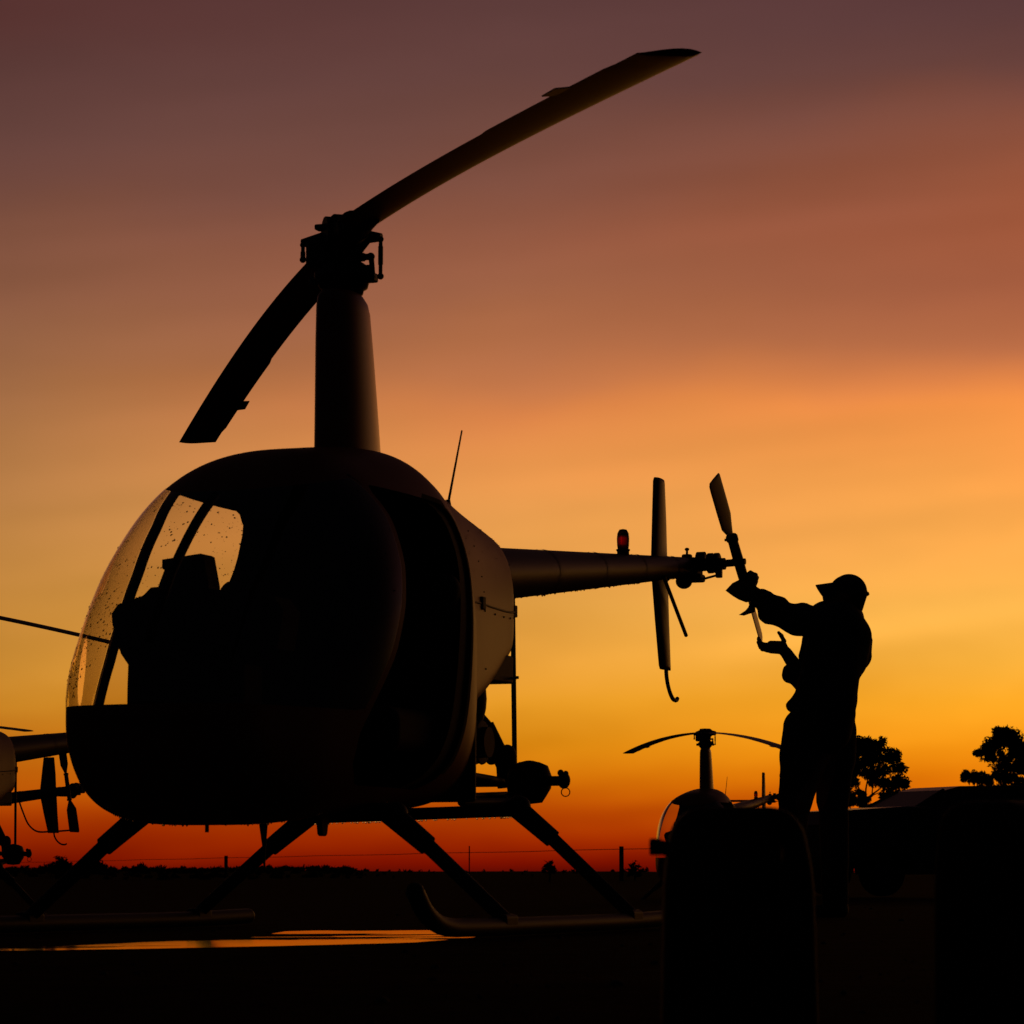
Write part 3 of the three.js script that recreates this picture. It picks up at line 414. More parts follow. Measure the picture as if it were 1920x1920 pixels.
    for (let i = 0; i < 420; i++) { const t = 4 + r() * 4.2, q = section(CABIN, t, -Math.PI / 2 + (r() - 0.5) * 1.1, 2.499, 3.542); h2([[[q[0], q[1] - 0.001, q[2]], 0.002 + 0.0035 * r() * r(), 1.3]]); }
    for (let i = 0; i < 80; i++) { const z = lerp(-0.44, 0.40, r()); h2([[[-0.645, lerp(0.458, 0.434, (z + 0.46) / 0.92) - 0.025, z], 0.002 + 0.003 * r(), 1.4]]); }
    for (let i = 0; i < 110; i++) { const u = r(), t = 0.15 + 0.8 * u, R = lerp(0.122, 0.05, t), a = -Math.PI / 2 + (r() - 0.5) * 0.8; h2([[[-1.22 - t * 3.225, 1.437 + t * 0.3245 + R * Math.sin(a), R * Math.cos(a)], 0.002 + 0.0035 * r() ** 2, 1.4]]); }
    for (let i = 0; i < 300; i++) { const t = r() * 6, q = section(COWL, t, Math.PI / 2 + (r() - 0.5) * 2.4, 2.4, 5); h2([[q, 0.0015 + 0.002 * r(), 0.8]]); }
    inst('dew_drops', hang, M.water, h);
  }
  return h;
}
const NEAR = [-36.43, 0.0253, 0.0151, -0.0013, 6.57, -2.16], FAR = [-34.75, -0.0144, 0.031, -0.0019, 1.13, -3.07];
const place = (o, px, depth, theta, dy = 0) => { const x = (px - 960) / FPX * depth; o.position.set(x, groundHeight(x, depth) + dy, -depth); o.rotation.y = -rad(90 + theta); };
const heli = makeHelicopter('helicopter', 'large two-bladed helicopter filling the middle, bubble cabin left, tail at the mechanic', { near: NEAR, far: FAR, az: -36, group: 'parked helicopters' });
heli.position.set((648 - 960) / FPX * 12, 0, -12); heli.rotation.y = -rad(110);
const heliFar = makeHelicopter('helicopter', 'small distant helicopter behind the jerrycan, both drooping rotor blades spread wide', { near: [-33.3, 0.04, 0.02, 0, 2, -1], far: [-33.3, -0.04, 0.022, 0, 2, -1], az: -33.3, guard: 'bow', detail: false, group: 'parked helicopters' });
place(heliFar, 1323, 48, 17, -0.2);
const heliLeft = makeHelicopter('helicopter', 'helicopter cut off by the left edge whose thick tail boom runs behind the big cabin', { near: [62, -0.1, 0.02, 0, 13, -2], far: [62, 0.17, 0.02, 0, 13, -2], az: 62, guard: 'bow', detail: false, group: 'parked helicopters' });
place(heliLeft, -168, 26, 22);
const heliTail = makeHelicopter('helicopter', 'helicopter at far left showing only its swept tail fin, guard bow and tail rotor', { near: [-177, -0.06, 0.026, 0, 8, -2], far: [-177, 0.02, 0.02, 0, 8, -2], az: -177, tail: 80, guard: 'bow', detail: false, group: 'parked helicopters' });
place(heliTail, -388, 41.7, 115);

// ---------------------------------------------------------------- mechanic at the tail rotor
{
  const D0 = 16.28, S = D0 / FPX * 1.0;              // metres to a frame pixel at his distance
  const p = (px, py, dz = 0) => at(px, py, D0 - dz); // dz: nearer to the camera
  const person = thing('person', 'mechanic in cap and jacket reaching both hands to the tail rotor blade', 'person');
  const feet = p(1530, 1716); person.position.set(feet.x, groundHeight(feet.x, D0), feet.z);
  const off = person.position.clone();
  const C = (a, b, r0, r1) => capsule(p(...a).sub(off), p(...b).sub(off), r0 * S, r1 * S);
  const wrinkle = (f, amp, fr) => (x, y, z) => f(x, y, z) + amp * fbm(x * fr, y * fr * 1.4, z * fr, 3);
  const box6 = (a, b, m = 0.06) => [[Math.min(a[0], b[0]) - m, Math.min(a[1], b[1]) - m, Math.min(a[2], b[2]) - m], [Math.max(a[0], b[0]) + m, Math.max(a[1], b[1]) + m, Math.max(a[2], b[2]) + m]];
  const L = (px, py, dz = 0) => p(px, py, dz).sub(off).toArray();
  const skin = mat(0.28, 0.16, 0.11, 0.6), hairM = mat(0.03, 0.022, 0.018, 0.8);
  // hands: palm and five fingers each, on fine grids; joined to the body mesh
  const hand = (parts, lo, hi) => nets(blend(parts, 0.006), lo, hi, 0.0035);
  const F = (pts, r) => { const o = []; for (let i = 0; i < pts.length - 1; i++) o.push(C(pts[i], pts[i + 1], r[i], r[i + 1])); return o; };
  const fr = [4.0, 3.7, 3.4, 2.9];
  const zl = 0.12;                                   // the raised hand grips the blade root just below the hub
  const hand1 = [C([1414, 1108, zl], [1408, 1092, zl + 0.01], 7, 8), C([1408, 1092, zl - 0.012], [1413, 1086, zl + 0.02], 8, 8), C([1404, 1098, zl - 0.02], [1410, 1088, zl - 0.03], 7, 7),
    ...F([[1412, 1084, zl + 0.03], [1407, 1075, zl + 0.035], [1398, 1077, zl + 0.03], [1394, 1084, zl + 0.02]], fr), ...F([[1416, 1086, zl + 0.008], [1417, 1078, zl + 0.012], [1407, 1073, zl + 0.014], [1397, 1080, zl + 0.01]], fr),
    ...F([[1417, 1090, zl - 0.014], [1419, 1083, zl - 0.012], [1410, 1078, zl - 0.01], [1399, 1085, zl - 0.01]], fr), ...F([[1416, 1096, zl - 0.034], [1418, 1090, zl - 0.034], [1411, 1085, zl - 0.032], [1402, 1090, zl - 0.03]], fr.map(v => v * 0.88)),
    ...F([[1406, 1102, zl + 0.02], [1398, 1098, zl + 0.035], [1392, 1090, zl + 0.036], [1391, 1081, zl + 0.032]], [4.2, 3.8, 3.4, 2.9])];
  const zr = -0.10;                                  // the other hand cups the tip of the lower blade
  const hand2 = [C([1476, 1226, zr], [1464, 1214, zr + 0.015], 11, 11), C([1466, 1212, zr + 0.02], [1446, 1210, zr + 0.02], 10.5, 9), C([1464, 1216, zr - 0.02], [1446, 1216, zr - 0.025], 11, 9.5),
    ...F([[1448, 1207, zr + 0.032], [1437, 1209, zr + 0.034], [1427, 1206, zr + 0.03], [1422, 1196, zr + 0.022]], fr), ...F([[1447, 1211, zr + 0.010], [1435, 1213, zr + 0.011], [1425, 1209, zr + 0.010], [1421.5, 1198, zr + 0.006]], fr),
    ...F([[1447, 1214, zr - 0.012], [1436, 1217, zr - 0.012], [1426, 1214, zr - 0.011], [1421, 1204, zr - 0.010]], fr), ...F([[1448, 1217, zr - 0.034], [1438, 1220, zr - 0.034], [1429, 1218, zr - 0.032], [1423, 1211, zr - 0.028]], fr.map(v => v * 0.88)),
    ...F([[1468, 1212, zr + 0.03], [1470, 1202, zr + 0.045], [1465, 1192, zr + 0.045], [1460, 1186, zr + 0.04]], [4.6, 4.2, 3.8, 3.1])];
  // head: skull, jaw, nose, ear, neck
  const head = [C([1589, 1108], [1584, 1111], 30, 29), C([1572, 1118], [1563, 1122], 22, 19), C([1559, 1126], [1562, 1127], 12, 12), C([1556, 1110], [1549, 1116], 4, 5.5), C([1555, 1121], [1553, 1122], 6, 6), C([1586, 1115, 0.075], [1588, 1122, 0.078], 5, 4), C([1586, 1115, -0.075], [1588, 1122, -0.078], 5, 4), C([1590, 1125], [1583, 1160], 19, 22)];
  const g1 = hand(hand1, ...box6(L(1388, 1114, zl - 0.06), L(1424, 1066, zl + 0.06), 0.02)), g2 = hand(hand2, ...box6(L(1416, 1228, zr - 0.06), L(1482, 1180, zr + 0.07), 0.02));
  const gh = nets(blend(head, 0.02), ...box6(L(1535, 1165, -0.13), L(1630, 1065, 0.13), 0.02), 0.006);
  const limbs = [C([1575, 1165], [1560, 1320], 46, 44), C([1552, 1335], [1498, 1500, 0.10], 38, 24), C([1498, 1500, 0.10], [1482, 1690, 0.10], 22, 13), C([1552, 1335], [1556, 1500, -0.10], 38, 24), C([1556, 1500, -0.10], [1566, 1690, -0.10], 22, 13),
    C([1566, 1165, 0.16], [1492, 1160, 0.18], 20, 17), C([1492, 1160, 0.18], [1413, 1106, zl], 16, 8.5), C([1562, 1175, -0.16], [1512, 1280, -0.16], 20, 17), C([1512, 1280, -0.16], [1474, 1224, zr], 17, 11.5)];
  const gb = nets(blend(limbs, 0.03), ...box6(L(1400, 1725, -0.3), L(1640, 1090, 0.3)), 0.014);
  obj('body', [gb, gh, g1, g2], skin, person);
  // jacket with loose sleeves, a hanging front hem and a rounded back
  const jk = [C([1572, 1178, 0.09], [1548, 1312, 0.07], 50, 58), C([1572, 1178, -0.09], [1548, 1312, -0.07], 50, 58), C([1594, 1192, 0.05], [1592, 1240, 0.05], 40, 34), C([1600, 1205, -0.03], [1602, 1228, -0.03], 36, 33), C([1544, 1158], [1522, 1230], 30, 24), C([1556, 1318, 0.06], [1500, 1322, 0.05], 46, 20), C([1500, 1322, 0.05], [1482, 1324, 0.04], 18, 9),
    C([1560, 1148, 0.04], [1594, 1152, 0.04], 16, 14), C([1560, 1148, -0.04], [1594, 1152, -0.04], 16, 14), C([1549, 1141], [1556, 1150], 12, 16)];
  const sleeves = [C([1568, 1168, 0.14], [1495, 1163, 0.18], 33, 28), C([1495, 1163, 0.18], [1450, 1144, 0.155], 26, 24.5), C([1450, 1144, 0.155], [1425, 1122, 0.13], 24, 17), C([1438, 1117, 0.13], [1432, 1113, 0.13], 8, 7), C([1462, 1130, 0.15], [1466, 1130, 0.15], 8, 8), C([1505, 1139, 0.18], [1509, 1139, 0.18], 9, 8), C([1428, 1156, 0.14], [1436, 1158, 0.14], 6, 9),
    C([1564, 1178, -0.15], [1516, 1278, -0.17], 32, 26), C([1516, 1278, -0.17], [1486, 1262, -0.14], 25, 18), C([1480, 1262, -0.14], [1477, 1268, -0.14], 11, 10)];
  const hemY = L(1545, 1340)[1];
  const jacketF = wrinkle(blend([...jk, ...sleeves], 0.028), 0.006, 11);
  obj('jacket', nets((x, y, z) => Math.max(jacketF(x, y, z), hemY - y - 0.02 * x), ...box6(L(1405, 1345, -0.32), L(1645, 1110, 0.34)), 0.010), mat(0.045, 0.05, 0.06, 0.9, { sheen: 0.15 }), person);
  const tr = [C([1548, 1335, 0.05], [1540, 1360, 0.05], 56, 58), C([1548, 1335, -0.05], [1540, 1360, -0.05], 56, 58), C([1512, 1368, 0.08], [1500, 1420, 0.09], 44, 38), C([1500, 1420, 0.09], [1483, 1500, 0.10], 38, 23.5), C([1483, 1500, 0.10], [1480, 1690, 0.10], 23.5, 23), C([1562, 1370, -0.08], [1562, 1420, -0.09], 44, 42), C([1562, 1420, -0.09], [1563, 1500, -0.10], 42, 29), C([1563, 1500, -0.10], [1566, 1690, -0.10], 28, 25), C([1530, 1400], [1530, 1430], 40, 26)];
  const trF = wrinkle(blend(tr, 0.014), 0.006, 10);
  const top2 = L(1545, 1328)[1], bot2 = L(1545, 1697)[1];
  obj('trousers', nets((x, y, z) => Math.max(trF(x, y, z), y - top2, bot2 - y), ...box6(L(1445, 1700, -0.3), L(1620, 1320, 0.3)), 0.011), mat(0.05, 0.045, 0.038, 0.92), person);
  for (const [x, z] of [[1480, 0.10], [1566, -0.10]]) obj('boot', nets(blend([C([x, 1682, z], [x + 4, 1704, z], 22, 20), C([x + 8, 1706, z], [x - 34, 1709, z], 16, 12), C([x - 30, 1710, z + 0.01], [x - 52, 1711, z + 0.01], 13, 10)], 0.015), ...box6(L(x - 70, 1726, z - 0.08), L(x + 32, 1655, z + 0.08)), 0.008), mat(0.03, 0.022, 0.016, 0.7), person);
  const capF = blend([C([1592, 1110], [1588, 1112], 34, 34), C([1572, 1110], [1562, 1109], 19, 11)], 0.014), rim = L(1590, 1118), rim2 = L(1548, 1104);
  const cap = obj('cap', nets((x, y, z) => Math.max(capF(x, y, z), lerp(rim[1], rim2[1], clamp((rim[0] - x) / (rim[0] - rim2[0]), -0.6, 1.4)) - y), ...box6(L(1530, 1130, -0.14), L(1635, 1065, 0.14)), 0.006), mat(0.04, 0.045, 0.07, 0.9), person);
  {  // visor: a bent tongue that curves down at both sides
    const pos = [], idx = [], n = 12, m = 14, th = 0.005;
    for (const s of [0, 1]) for (let i = 0; i <= n; i++) for (let j = 0; j <= m; j++) { const u = i / n, v = j / m * 2 - 1, reach = u * Math.sqrt(1 - 0.75 * v * v); const q = p(lerp(1568, 1529, reach), lerp(1091, 1096.5, reach) + (20 + 10 * u) * v * v, 0.078 * v * (1 - 0.12 * u)).sub(off); pos.push(q.x, q.y - s * th, q.z); }
    const w = m + 1, o2 = (n + 1) * w; for (let i = 0; i < n; i++) for (let j = 0; j < m; j++) { const a = i * w + j, b = a + 1, c = a + w, d = c + 1; idx.push(a, b, c, b, d, c, o2 + a, o2 + c, o2 + b, o2 + b, o2 + c, o2 + d); }
    for (let j = 0; j < m; j++) { const a = n * w + j; idx.push(a, a + 1, o2 + a, a + 1, o2 + a + 1, o2 + a); } for (let i = 0; i < n; i++) for (const j of [0, m]) { const a = i * w + j, c = a + w; idx.push(a, c, o2 + a, c, o2 + c, o2 + a); }
    const g = new THREE.BufferGeometry(); g.setAttribute('position', new THREE.Float32BufferAttribute(pos, 3)); g.setIndex(idx); g.computeVertexNormals(); obj('visor', g, cap.material, cap);
    const st = p(1626, 1114).sub(off); obj('cap_strap', [box(st.x, st.y, st.z, 0.014, 0.018, 0.07, 0.004, [0, 0, 0.3])], cap.material, cap);
  }
  obj('hair', nets(blend([C([1608, 1116, 0.04], [1604, 1138, 0.03], 17, 14), C([1608, 1116, -0.04], [1604, 1138, -0.03], 17, 14), C([1612, 1112], [1606, 1140], 15, 12)], 0.015), ...box6(L(1580, 1160, -0.12), L(1632, 1090, 0.12)), 0.007), hairM, person);
  // the cloth he wipes the blade with
  const ragM = mat(0.16, 0.13, 0.11, 0.95);
  const rag = thing('cleaning_rag', 'bunched wiping cloth hanging below the mechanic\'s raised hand', 'cloth');
  const rp = p(1392, 1108, zl); rag.position.copy(rp);
  const R = (px, py) => { const q = p(px, py, zl).sub(rp); return [q.x, q.y]; };
  const folded = (pts, depth) => { const g = slab(pts.map(q => R(...q)), depth, 0.02); const A = g.attributes.position; for (let i = 0; i < A.count; i++) A.setZ(i, A.getZ(i) * (0.8 + 0.5 * fbm(A.getX(i) * 30, A.getY(i) * 30, 2, 2)) + 0.02 * fbm(A.getX(i) * 24, A.getY(i) * 24, 5, 2)); g.computeVertexNormals(); return g; };
  obj('bunched_cloth', folded([[1369, 1106], [1376, 1099], [1388, 1093], [1402, 1092], [1408, 1100], [1406, 1122], [1400, 1123], [1388, 1118], [1378, 1112]], 0.09), ragM, rag);
  obj('loose_corner', slab([[1408, 1128], [1404, 1139], [1398, 1146], [1387, 1152.5], [1395, 1153], [1404, 1150], [1414, 1147], [1416, 1136]].map(q => R(...q)), 0.02, 0.004), ragM, rag);
}

// ---------------------------------------------------------------- two jerrycans close to the camera
{
  const plastic = mat(0.06, 0.034, 0.024, 0.65, { specularIntensity: 0.22 });
  const makeCan = (label, px, depth, turn, w, hgt, d, mirror = 1) => {
    const c = thing('jerrycan', label, 'jerrycan', 'jerrycans in the foreground');
    const x = (px - 960) / FPX * depth; c.position.set(x, groundHeight(x, depth), -depth); c.rotation.y = turn; c.scale.x = 1;
    const m = mirror, W = w / 2, rr = 0.03;
    const round = (pts, r) => { const s = new THREE.Shape(), n = pts.length; for (let i = 0; i < n; i++) { const a = new THREE.Vector2(...pts[(i + n - 1) % n]), b = new THREE.Vector2(...pts[i]), e = new THREE.Vector2(...pts[(i + 1) % n]), p0 = b.clone().add(a.clone().sub(b).setLength(r)), p1 = b.clone().add(e.clone().sub(b).setLength(r)); i ? s.lineTo(p0.x, p0.y) : s.moveTo(p0.x, p0.y); s.quadraticCurveTo(b.x, b.y, p1.x, p1.y); } s.closePath(); return s; };
    const body = round([[-W * 1.06 * m, 0.012], [W * 1.12 * m, 0.012], [W * 1.06 * m, hgt * 0.72], [W * 0.86 * m, hgt - 0.012], [-W * 0.84 * m, hgt - 0.012], [-W * 1.0 * m, hgt * 0.74]], rr);
    const hole = new THREE.Path(); const hx = W * 0.72 * m, hy = hgt * 0.815; hole.absellipse(hx, hy, w * 0.10, hgt * 0.085, 0, Math.PI * 2, true, 0); body.holes.push(hole);
    obj('can_body', new THREE.ExtrudeGeometry(body, { depth: d - 0.03, bevelEnabled: true, bevelThickness: 0.015, bevelSize: 0.012, bevelSegments: 4, curveSegments: 20 }).translate(0, 0, -d / 2 + 0.015), plastic, c);
    const sp = obj('spout', [rod([-W * 0.9 * m, hgt * 0.82, 0], [-W * 1.24 * m, hgt * 0.835, 0], 0.010, 0.009, 16)], plastic, c);
    obj('spout_cap', [lathe([[0, -0.007], [0.0095, -0.007], [0.0105, -0.005], [0.0105, 0.005], [0.0095, 0.007], [0, 0.007]], -W * 1.29 * m, hgt * 0.835, 0, 'x', 20)], M.rubber, sp);
    for (const y of [0.30, 0.45, 0.58]) obj('moulded_rib', box(-0.004, hgt * y, d / 2, w * 0.7, 0.012, 0.008, 0.003), plastic, c);
    return c;
  };
  const c1 = makeCan('dark plastic jerrycan with a spout at its left, in front of the distant helicopter', 1377, 4, 0, 0.155, 0.297, 0.09);
  obj('red_glint_piece', lathe([[0, -0.005], [0.006, -0.005], [0.007, -0.003], [0.007, 0.004], [0.005, 0.006], [0, 0.006]], 0.064, 0.260, 0, 'x', 16), M.red, c1);  // added translucent red piece standing in for a red reflection
  makeCan('dark plastic jerrycan nearest the right edge, in front of the parked car', 1868, 4.0, rad(-38), 0.12, 0.304, 0.09);
}

// ---------------------------------------------------------------- parked car behind the mechanic
{
  const car = thing('parked_car', 'dark parked station wagon at right, below the two trees', 'car');
  const front = at(1545, 1640, 49), yaw = rad(24);
  car.rotation.y = Math.PI - -yaw; car.position.set(front.x + 2.0 * Math.cos(yaw), 0, front.z - 2.0 * Math.sin(yaw)); car.position.y = groundHeight(car.position.x, -car.position.z);
  const bodyM = mat(0.06, 0.065, 0.075, 0.3, { specularIntensity: 0.35 }), glassM = mat(0.05, 0.055, 0.055, 0.2, { transmission: 0.3, thickness: 0, specularIntensity: 0.12 });
  // local: x forward, y up, z across; profile extruded across and tucked in above the belt line
  const shell = (pts, w, tuck, bevel = 0.04) => { const g = slab(pts, w, bevel), A = g.attributes.position; for (let i = 0; i < A.count; i++) { const y = A.getY(i); A.setZ(i, A.getZ(i) * (1 - tuck * sstep(1.0, 1.65, y)) * (1 - 0.06 * sstep(1.5, 2.3, Math.abs(A.getX(i))))); } g.computeVertexNormals(); return g; };
  obj('car_body', shell([[2.28, 0.42], [2.34, 0.62], [2.31, 1.06], [2.12, 1.25], [1.0, 1.325], [-2.2, 1.31], [-2.36, 1.05], [-2.36, 0.45], [-1.95, 0.36], [-1.9, 0.55], [-1.7, 0.72], [-1.4, 0.78], [-1.1, 0.72], [-0.9, 0.55], [-0.86, 0.36], [0.92, 0.36], [0.96, 0.55], [1.16, 0.72], [1.46, 0.78], [1.76, 0.72], [1.96, 0.55], [2.0, 0.38]], 1.8, 0.05), bodyM, car);
  const roof = obj('roof', shell([[0.30, 1.60], [0.0, 1.665], [-0.9, 1.685], [-1.9, 1.66], [-2.12, 1.60], [-1.9, 1.62], [-0.9, 1.64], [0.0, 1.62]], 1.5, 0.04, 0.012), bodyM, car);
  for (const s of [1, -1]) { for (const [a, b] of [[[1.02, 1.24, 0.82], [0.28, 1.61, 0.68]], [[0.0, 1.24, 0.82], [-0.05, 1.64, 0.69]], [[-1.1, 1.24, 0.82], [-1.12, 1.65, 0.69]], [[-2.2, 1.24, 0.80], [-2.02, 1.62, 0.68]]]) obj('pillar', rod([a[0], a[1], a[2] * s], [b[0], b[1], b[2] * s], 0.035, 0.03, 8), bodyM, car);
    for (const [x0, x1, t0, t1] of [[0.92, 0.03, 0.30, -0.02], [-0.03, -1.06, -0.08, -1.08], [-1.14, -2.14, -1.16, -1.98]]) obj('side_window', quadPlate(V(x0, 1.30, 0.80 * s), V(x1, 1.30, 0.80 * s), V(t1, 1.61, 0.69 * s), V(t0, 1.60, 0.69 * s), 0.006), glassM, car);
    const mir = obj('mirror', box(0.82, 1.28, 0.96 * s, 0.12, 0.14, 0.2, 0.04), M.dark, car); 
    const lamp = obj('headlight', box(2.27, 0.90, 0.66 * s, 0.10, 0.15, 0.30, 0.04), mat(0.85, 0.85, 0.85, 0.05, { metal: 0.9 }), car);
    obj('lens', box(2.325, 0.90, 0.66 * s, 0.015, 0.14, 0.28, 0.006), M.glass, lamp);
    for (const x of [1.46, -1.4]) { const w = obj('wheel', [lathe([[0.20, -0.11], [0.33, -0.11], [0.36, -0.08], [0.365, 0], [0.36, 0.08], [0.33, 0.11], [0.20, 0.11]], x, 0.365, 0.80 * s, 'z', 32)], M.rubber, car); obj('rim', [lathe([[0, -0.05], [0.06, -0.06], [0.10, -0.03], [0.19, -0.03], [0.21, -0.08], [0.21, 0.08], [0, 0.05]], x, 0.365, 0.80 * s, 'z', 24)], M.metal, w); } }
  obj('windscreen', quadPlate(V(1.0, 1.26, 0.78), V(1.0, 1.26, -0.78), V(0.29, 1.61, -0.66), V(0.29, 1.61, 0.66), 0.006), glassM, car);
  obj('rear_window', quadPlate(V(-2.22, 1.26, 0.76), V(-2.22, 1.26, -0.76), V(-2.04, 1.61, -0.66), V(-2.04, 1.61, 0.66), 0.006), glassM, car);
  const bump = obj('bumper', [box(2.36, 0.55, 0, 0.14, 0.2, 1.76, 0.06)], M.dark, car);
  obj('grille', [box(2.32, 0.86, 0, 0.05, 0.16, 0.9, 0.02)], M.dark, car);
  for (const z of [0.3, -0.3]) obj('seat', [box(0.1, 1.05, z, 0.2, 0.6, 0.42, 0.08, [0, 0, 0.15]), box(0.35, 0.8, z, 0.5, 0.15, 0.45, 0.06)], M.seat, car);
}

// ---------------------------------------------------------------- trees, shrubs, fence
const bark = mat(0.07, 0.05, 0.038, 0.95), leafM = mat(0.055, 0.065, 0.022, 0.85, { transmission: 0.12, thickness: 0 });
function leafCloud(blobs, perM3, size, seed) {       // many small bent leaf faces spread through uneven lobes
  const r = rng(seed), pos = [], nor = [], q = new THREE.Quaternion(), e = new THREE.Euler(), a = V(0, 0, 0), n = V(0, 0, 0);
  for (const [bx, by, bz, br] of blobs) {
    const N = Math.round(perM3 * br * br);
    for (let i = 0; i < N; i++) {
      const u = r() * 2 - 1, t = r() * 6.2832, k = br * Math.pow(r(), 0.42) * (1 + 0.34 * fbm(u * 2.2 + bx, Math.cos(t) * 2.2 + by, Math.sin(t) * 2.2 + bz, 2)), s = Math.sqrt(1 - u * u);
      const cx = bx + k * s * Math.cos(t), cy = by + k * u * 0.86, cz = bz + k * s * Math.sin(t);
      if (fbm(cx * 1.5 / br + 9, cy * 1.5 / br, cz * 1.1 / br, 3) < -0.13) continue;
      e.set(r() * 6.28, r() * 6.28, r() * 6.28); q.setFromEuler(e); const L = size * (0.6 + 0.8 * r()), W = L * 0.42;
      n.set(0, 0, 1).applyQuaternion(q);
      for (const v of [[-L / 2, 0, 0], [0, W / 2, 0.1 * L], [0, -W / 2, 0.1 * L], [L / 2, 0, 0], [0, -W / 2, 0.1 * L], [0, W / 2, 0.1 * L]]) { a.set(...v).applyQuaternion(q); pos.push(cx + a.x, cy + a.y, cz + a.z); nor.push(n.x, n.y, n.z); }
    }
  }
  const g = new THREE.BufferGeometry(); g.setAttribute('position', new THREE.Float32BufferAttribute(pos, 3)); g.setAttribute('normal', new THREE.Float32BufferAttribute(nor, 3)); return g;
}
function tree(label, px, depth, spots, limbs, seed) {
  const t = thing('gum_tree', label, 'tree', 'trees behind the car'); const b = at(px, 1640, depth); t.position.set(b.x, groundHeight(b.x, depth), b.z);
  const r = rng(seed), o = t.position, k = depth / FPX, loc = (x, y, dz = 0) => at(x, y, depth).sub(o).add(V(0, 0, dz));
  const tr = obj('trunk', limbs[0].slice(0, -1).map((a, i) => { const c = limbs[0][i + 1]; return rod(loc(a[0], a[1]), loc(c[0], c[1]), a[2] * k, c[2] * k, 10); }), bark, t);
  limbs.slice(1).forEach(l => obj('limb', l.slice(0, -1).map((a, i) => { const c = l[i + 1]; return rod(loc(a[0], a[1], (a[3] || 0)), loc(c[0], c[1], (c[3] || 0)), a[2] * k, c[2] * k, 7); }), bark, tr));
  const blobs = []; spots.forEach(([x, y, rad0]) => { const c = loc(x, y, (r() - 0.5) * rad0 * k * 2.2); blobs.push([c.x, c.y, c.z, rad0 * k * 1.12]); for (let i = 0; i < 6; i++) { const a = r() * 6.28, u = (r() - 0.35); blobs.push([c.x + Math.cos(a) * rad0 * k * 0.75, c.y + u * rad0 * k * 0.9, c.z + Math.sin(a) * rad0 * k * 0.75, rad0 * k * (0.36 + 0.3 * r())]); } });
  obj('crown', leafCloud(blobs, 1500, 0.25, seed + 5), leafM, t).userData.kind = 'stuff';
  return t;
}
tree('round-crowned tree just right of the mechanic with bare forking limbs below', 1632, 180, [[1624, 1397, 17], [1650, 1398, 18], [1602, 1408, 20], [1672, 1420, 17], [1640, 1420, 22], [1612, 1436, 22], [1684, 1442, 15], [1655, 1448, 16], [1592, 1448, 17], [1690, 1468, 15], [1672, 1470, 18], [1690, 1492, 13], [1662, 1492, 14], [1605, 1496, 15], [1622, 1505, 13], [1585, 1480, 12], [1600, 1468, 11], [1640, 1466, 12], [1628, 1452, 12], [1700, 1500, 10], [1676, 1506, 12], [1590, 1505, 12]],
  [[[1626, 1650, 5], [1624, 1530, 4.2], [1622, 1505, 3.6]], [[1622, 1510, 2.4], [1632, 1492, 1.9], [1646, 1482, 1.5], [1660, 1470, 1.1], [1676, 1446, 0.7]], [[1622, 1506, 2.2, 0.4], [1622, 1480, 1.6, 0.4], [1628, 1452, 1.2, 0.2], [1640, 1420, 0.8]], [[1622, 1508, 2.2, -0.3], [1612, 1482, 1.6, -0.3], [1604, 1450, 1.1], [1600, 1420, 0.7]], [[1634, 1490, 1.3, 0.2], [1636, 1470, 1.1, 0.3], [1642, 1450, 0.8, 0.2]], [[1628, 1500, 1.2, -0.3], [1640, 1490, 1.0, -0.5], [1655, 1484, 0.8, -0.4], [1672, 1490, 0.6]]], 21);
tree('taller tree at the right edge with a side branch of leaves to its left', 1885, 190, [[1880, 1378, 18], [1898, 1384, 20], [1862, 1398, 19], [1848, 1416, 14], [1836, 1412, 9], [1888, 1408, 22], [1912, 1404, 20], [1872, 1432, 18], [1900, 1440, 20], [1925, 1430, 20], [1890, 1462, 16], [1870, 1456, 12], [1822, 1456, 15], [1838, 1462, 15], [1808, 1460, 8], [1856, 1466, 12], [1912, 1470, 14], [1886, 1484, 16], [1850, 1484, 13], [1925, 1490, 12]],
  [[[1884, 1650, 6], [1884, 1520, 5], [1884, 1470, 3.5], [1888, 1420, 2]], [[1884, 1500, 2.4], [1862, 1478, 1.7], [1838, 1466, 1.2], [1818, 1456, 0.7]], [[1886, 1460, 2], [1872, 1430, 1.3], [1858, 1408, 0.8]], [[1886, 1450, 2], [1904, 1424, 1.3], [1912, 1400, 0.8]]], 33);
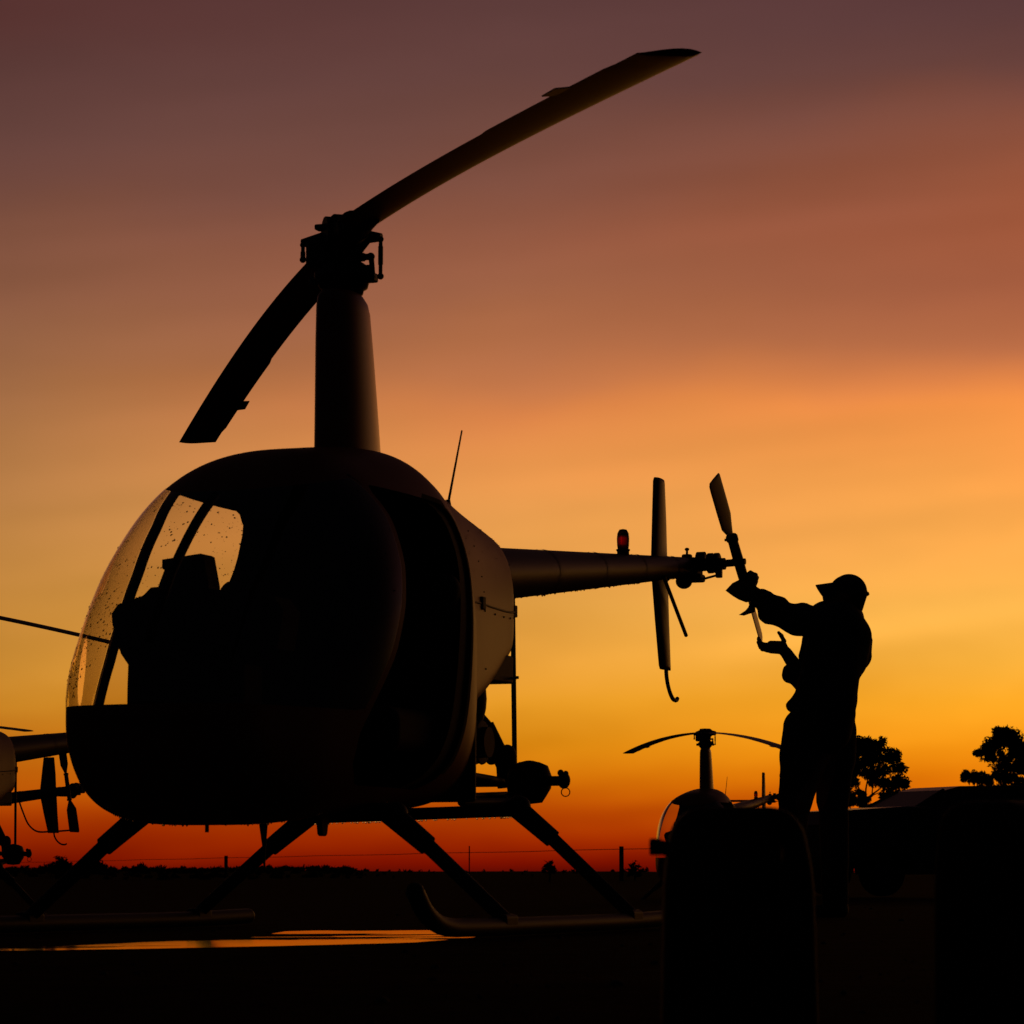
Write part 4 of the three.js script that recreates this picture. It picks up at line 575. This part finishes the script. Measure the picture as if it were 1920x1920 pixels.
// low shrubs along the horizon: the ones that stand out singly, then the far scrub as one mass
for (const [label, px, py, rw, depth, seed] of [
  ['rounded shrub on the horizon at the left, tallest beside the front skid leg', 112, 1622, 30, 170, 1], ['shrub on the horizon immediately behind the foot of the front right skid leg', 182, 1626, 28, 185, 2], ['domed shrub on the horizon between the two left skid legs', 262, 1629, 20, 190, 3],
  ['small bushy shrub on the horizon left of the rear skid leg at right', 1030, 1621, 13, 120, 4], ['low shrub at the foot of the thick right fence post', 1190, 1622, 15, 125, 5], ['broad low shrub on the horizon right of the left rear skid leg', 610, 1634, 22, 210, 6]]) {
  const t = thing('shrub', label, 'shrub', 'shrubs along the horizon'), b = at(px, py, depth), k = depth / FPX, gy = groundHeight(b.x, depth); t.position.set(b.x, gy, b.z);
  const r = rng(900 + seed), H0 = b.y - gy, blobs = [[0, H0, 0, rw * k * 0.62]]; for (let i = 0; i < 9; i++) { const a = r() * 6.28, q = 0.35 + 0.5 * r(); blobs.push([Math.cos(a) * rw * k * q, H0 * (0.4 + 0.5 * r()), Math.sin(a) * rw * k * q, rw * k * (0.25 + 0.25 * r())]); }
  obj('stem', [rod([0, -0.1, 0], [0.05, H0, 0], 0.05, 0.03, 6)], bark, t); obj('foliage', leafCloud(blobs, 1500, 0.26, 50 + seed), leafM, t).userData.kind = 'stuff';
}
{
  const r = rng(4242), blobs = [];
  for (let i = 0; i < 620; i++) { const px = i < 450 ? lerp(-60, 690, r()) : lerp(-60, 1980, r()), depth = lerp(150, 300, r()), x = (px - 960) / FPX * depth, k = depth / FPX, tall = px < 660 ? 1 : px > 1120 && px < 1240 ? 0.8 : 0.4; const s = (5 + 8 * r() * r()) * k * tall; blobs.push([x, groundHeight(x, depth) + s * 0.22, -depth, s]); }
  const o = obj('distant_scrub', leafCloud(blobs, 900, 0.3, 808), leafM); tag(o, 'dark line of low scrub along the far horizon', 'scrub', null, 'stuff');
}
{
  const f = thing('wire_fence', 'single-wire paddock fence with thin posts along the horizon', 'fence'), A = V((427 - 960) / FPX * 171, 0, -171), B = V((1164 - 960) / FPX * 120, 0, -120), P = t => { const q = A.clone().lerp(B, t); q.y = groundHeight(q.x, -q.z); return q; };
  for (const [t, w, top] of [[0, 0.095, 1.21], [1, 0.085, 1.26]]) { const q = P(t); obj('post', [rod([q.x, q.y - 0.2, q.z], [q.x, EYE + (top - 0.21), q.z], w * 1.05, w, 10)], bark, f); }
  const q = P(0.695); obj('picket', rod([q.x, q.y - 0.2, q.z], [q.x, EYE + 53 / FPX * 135.6, q.z], 0.03, 0.028, 6), M.dark, f);
  const pts = []; for (let t = -1.3; t <= 1.5; t += 0.1) { const v = P(t); v.y = lerp(1.09, 1.15, t) + 0.012 * Math.cos(t * 20); pts.push(v); }
  obj('wire', pipe(pts, 0.013, 120, 5), M.dark, f);
}
{  // loose stones on the dirt in front
  const r = rng(5150), g = new THREE.IcosahedronGeometry(1, 1), A = g.attributes.position; for (let i = 0; i < A.count; i++) { const x = A.getX(i), y = A.getY(i), z = A.getZ(i), k = 1 + 0.35 * fbm(x * 1.7, y * 1.7, z * 1.7, 2); A.setXYZ(i, x * k, y * k * 0.6, z * k); } g.computeVertexNormals();
  const n = 700, I = new THREE.InstancedMesh(g, mat(0.07, 0.05, 0.04, 0.95), n), m = new THREE.Matrix4(), q = new THREE.Quaternion();
  for (let i = 0; i < n; i++) { const d = 4 + 26 * r() ** 1.6, x = (r() - 0.5) * d * 0.42, s = 0.003 + 0.010 * r() ** 5; const wetX = x < -0.05 && d > 8.9 && d < 12.2; q.setFromAxisAngle(UP, r() * 6.28); m.compose(V(x, groundHeight(x, d) + s * 0.2, -d), q, V(s, wetX ? s * 0.4 : s, s)); I.setMatrixAt(i, m); }
  I.name = 'loose_stones'; tag(I, 'loose stones scattered over the dark dirt in front', 'stones', null, 'stuff'); scene.add(I);
}

renderer.render(scene, camera);
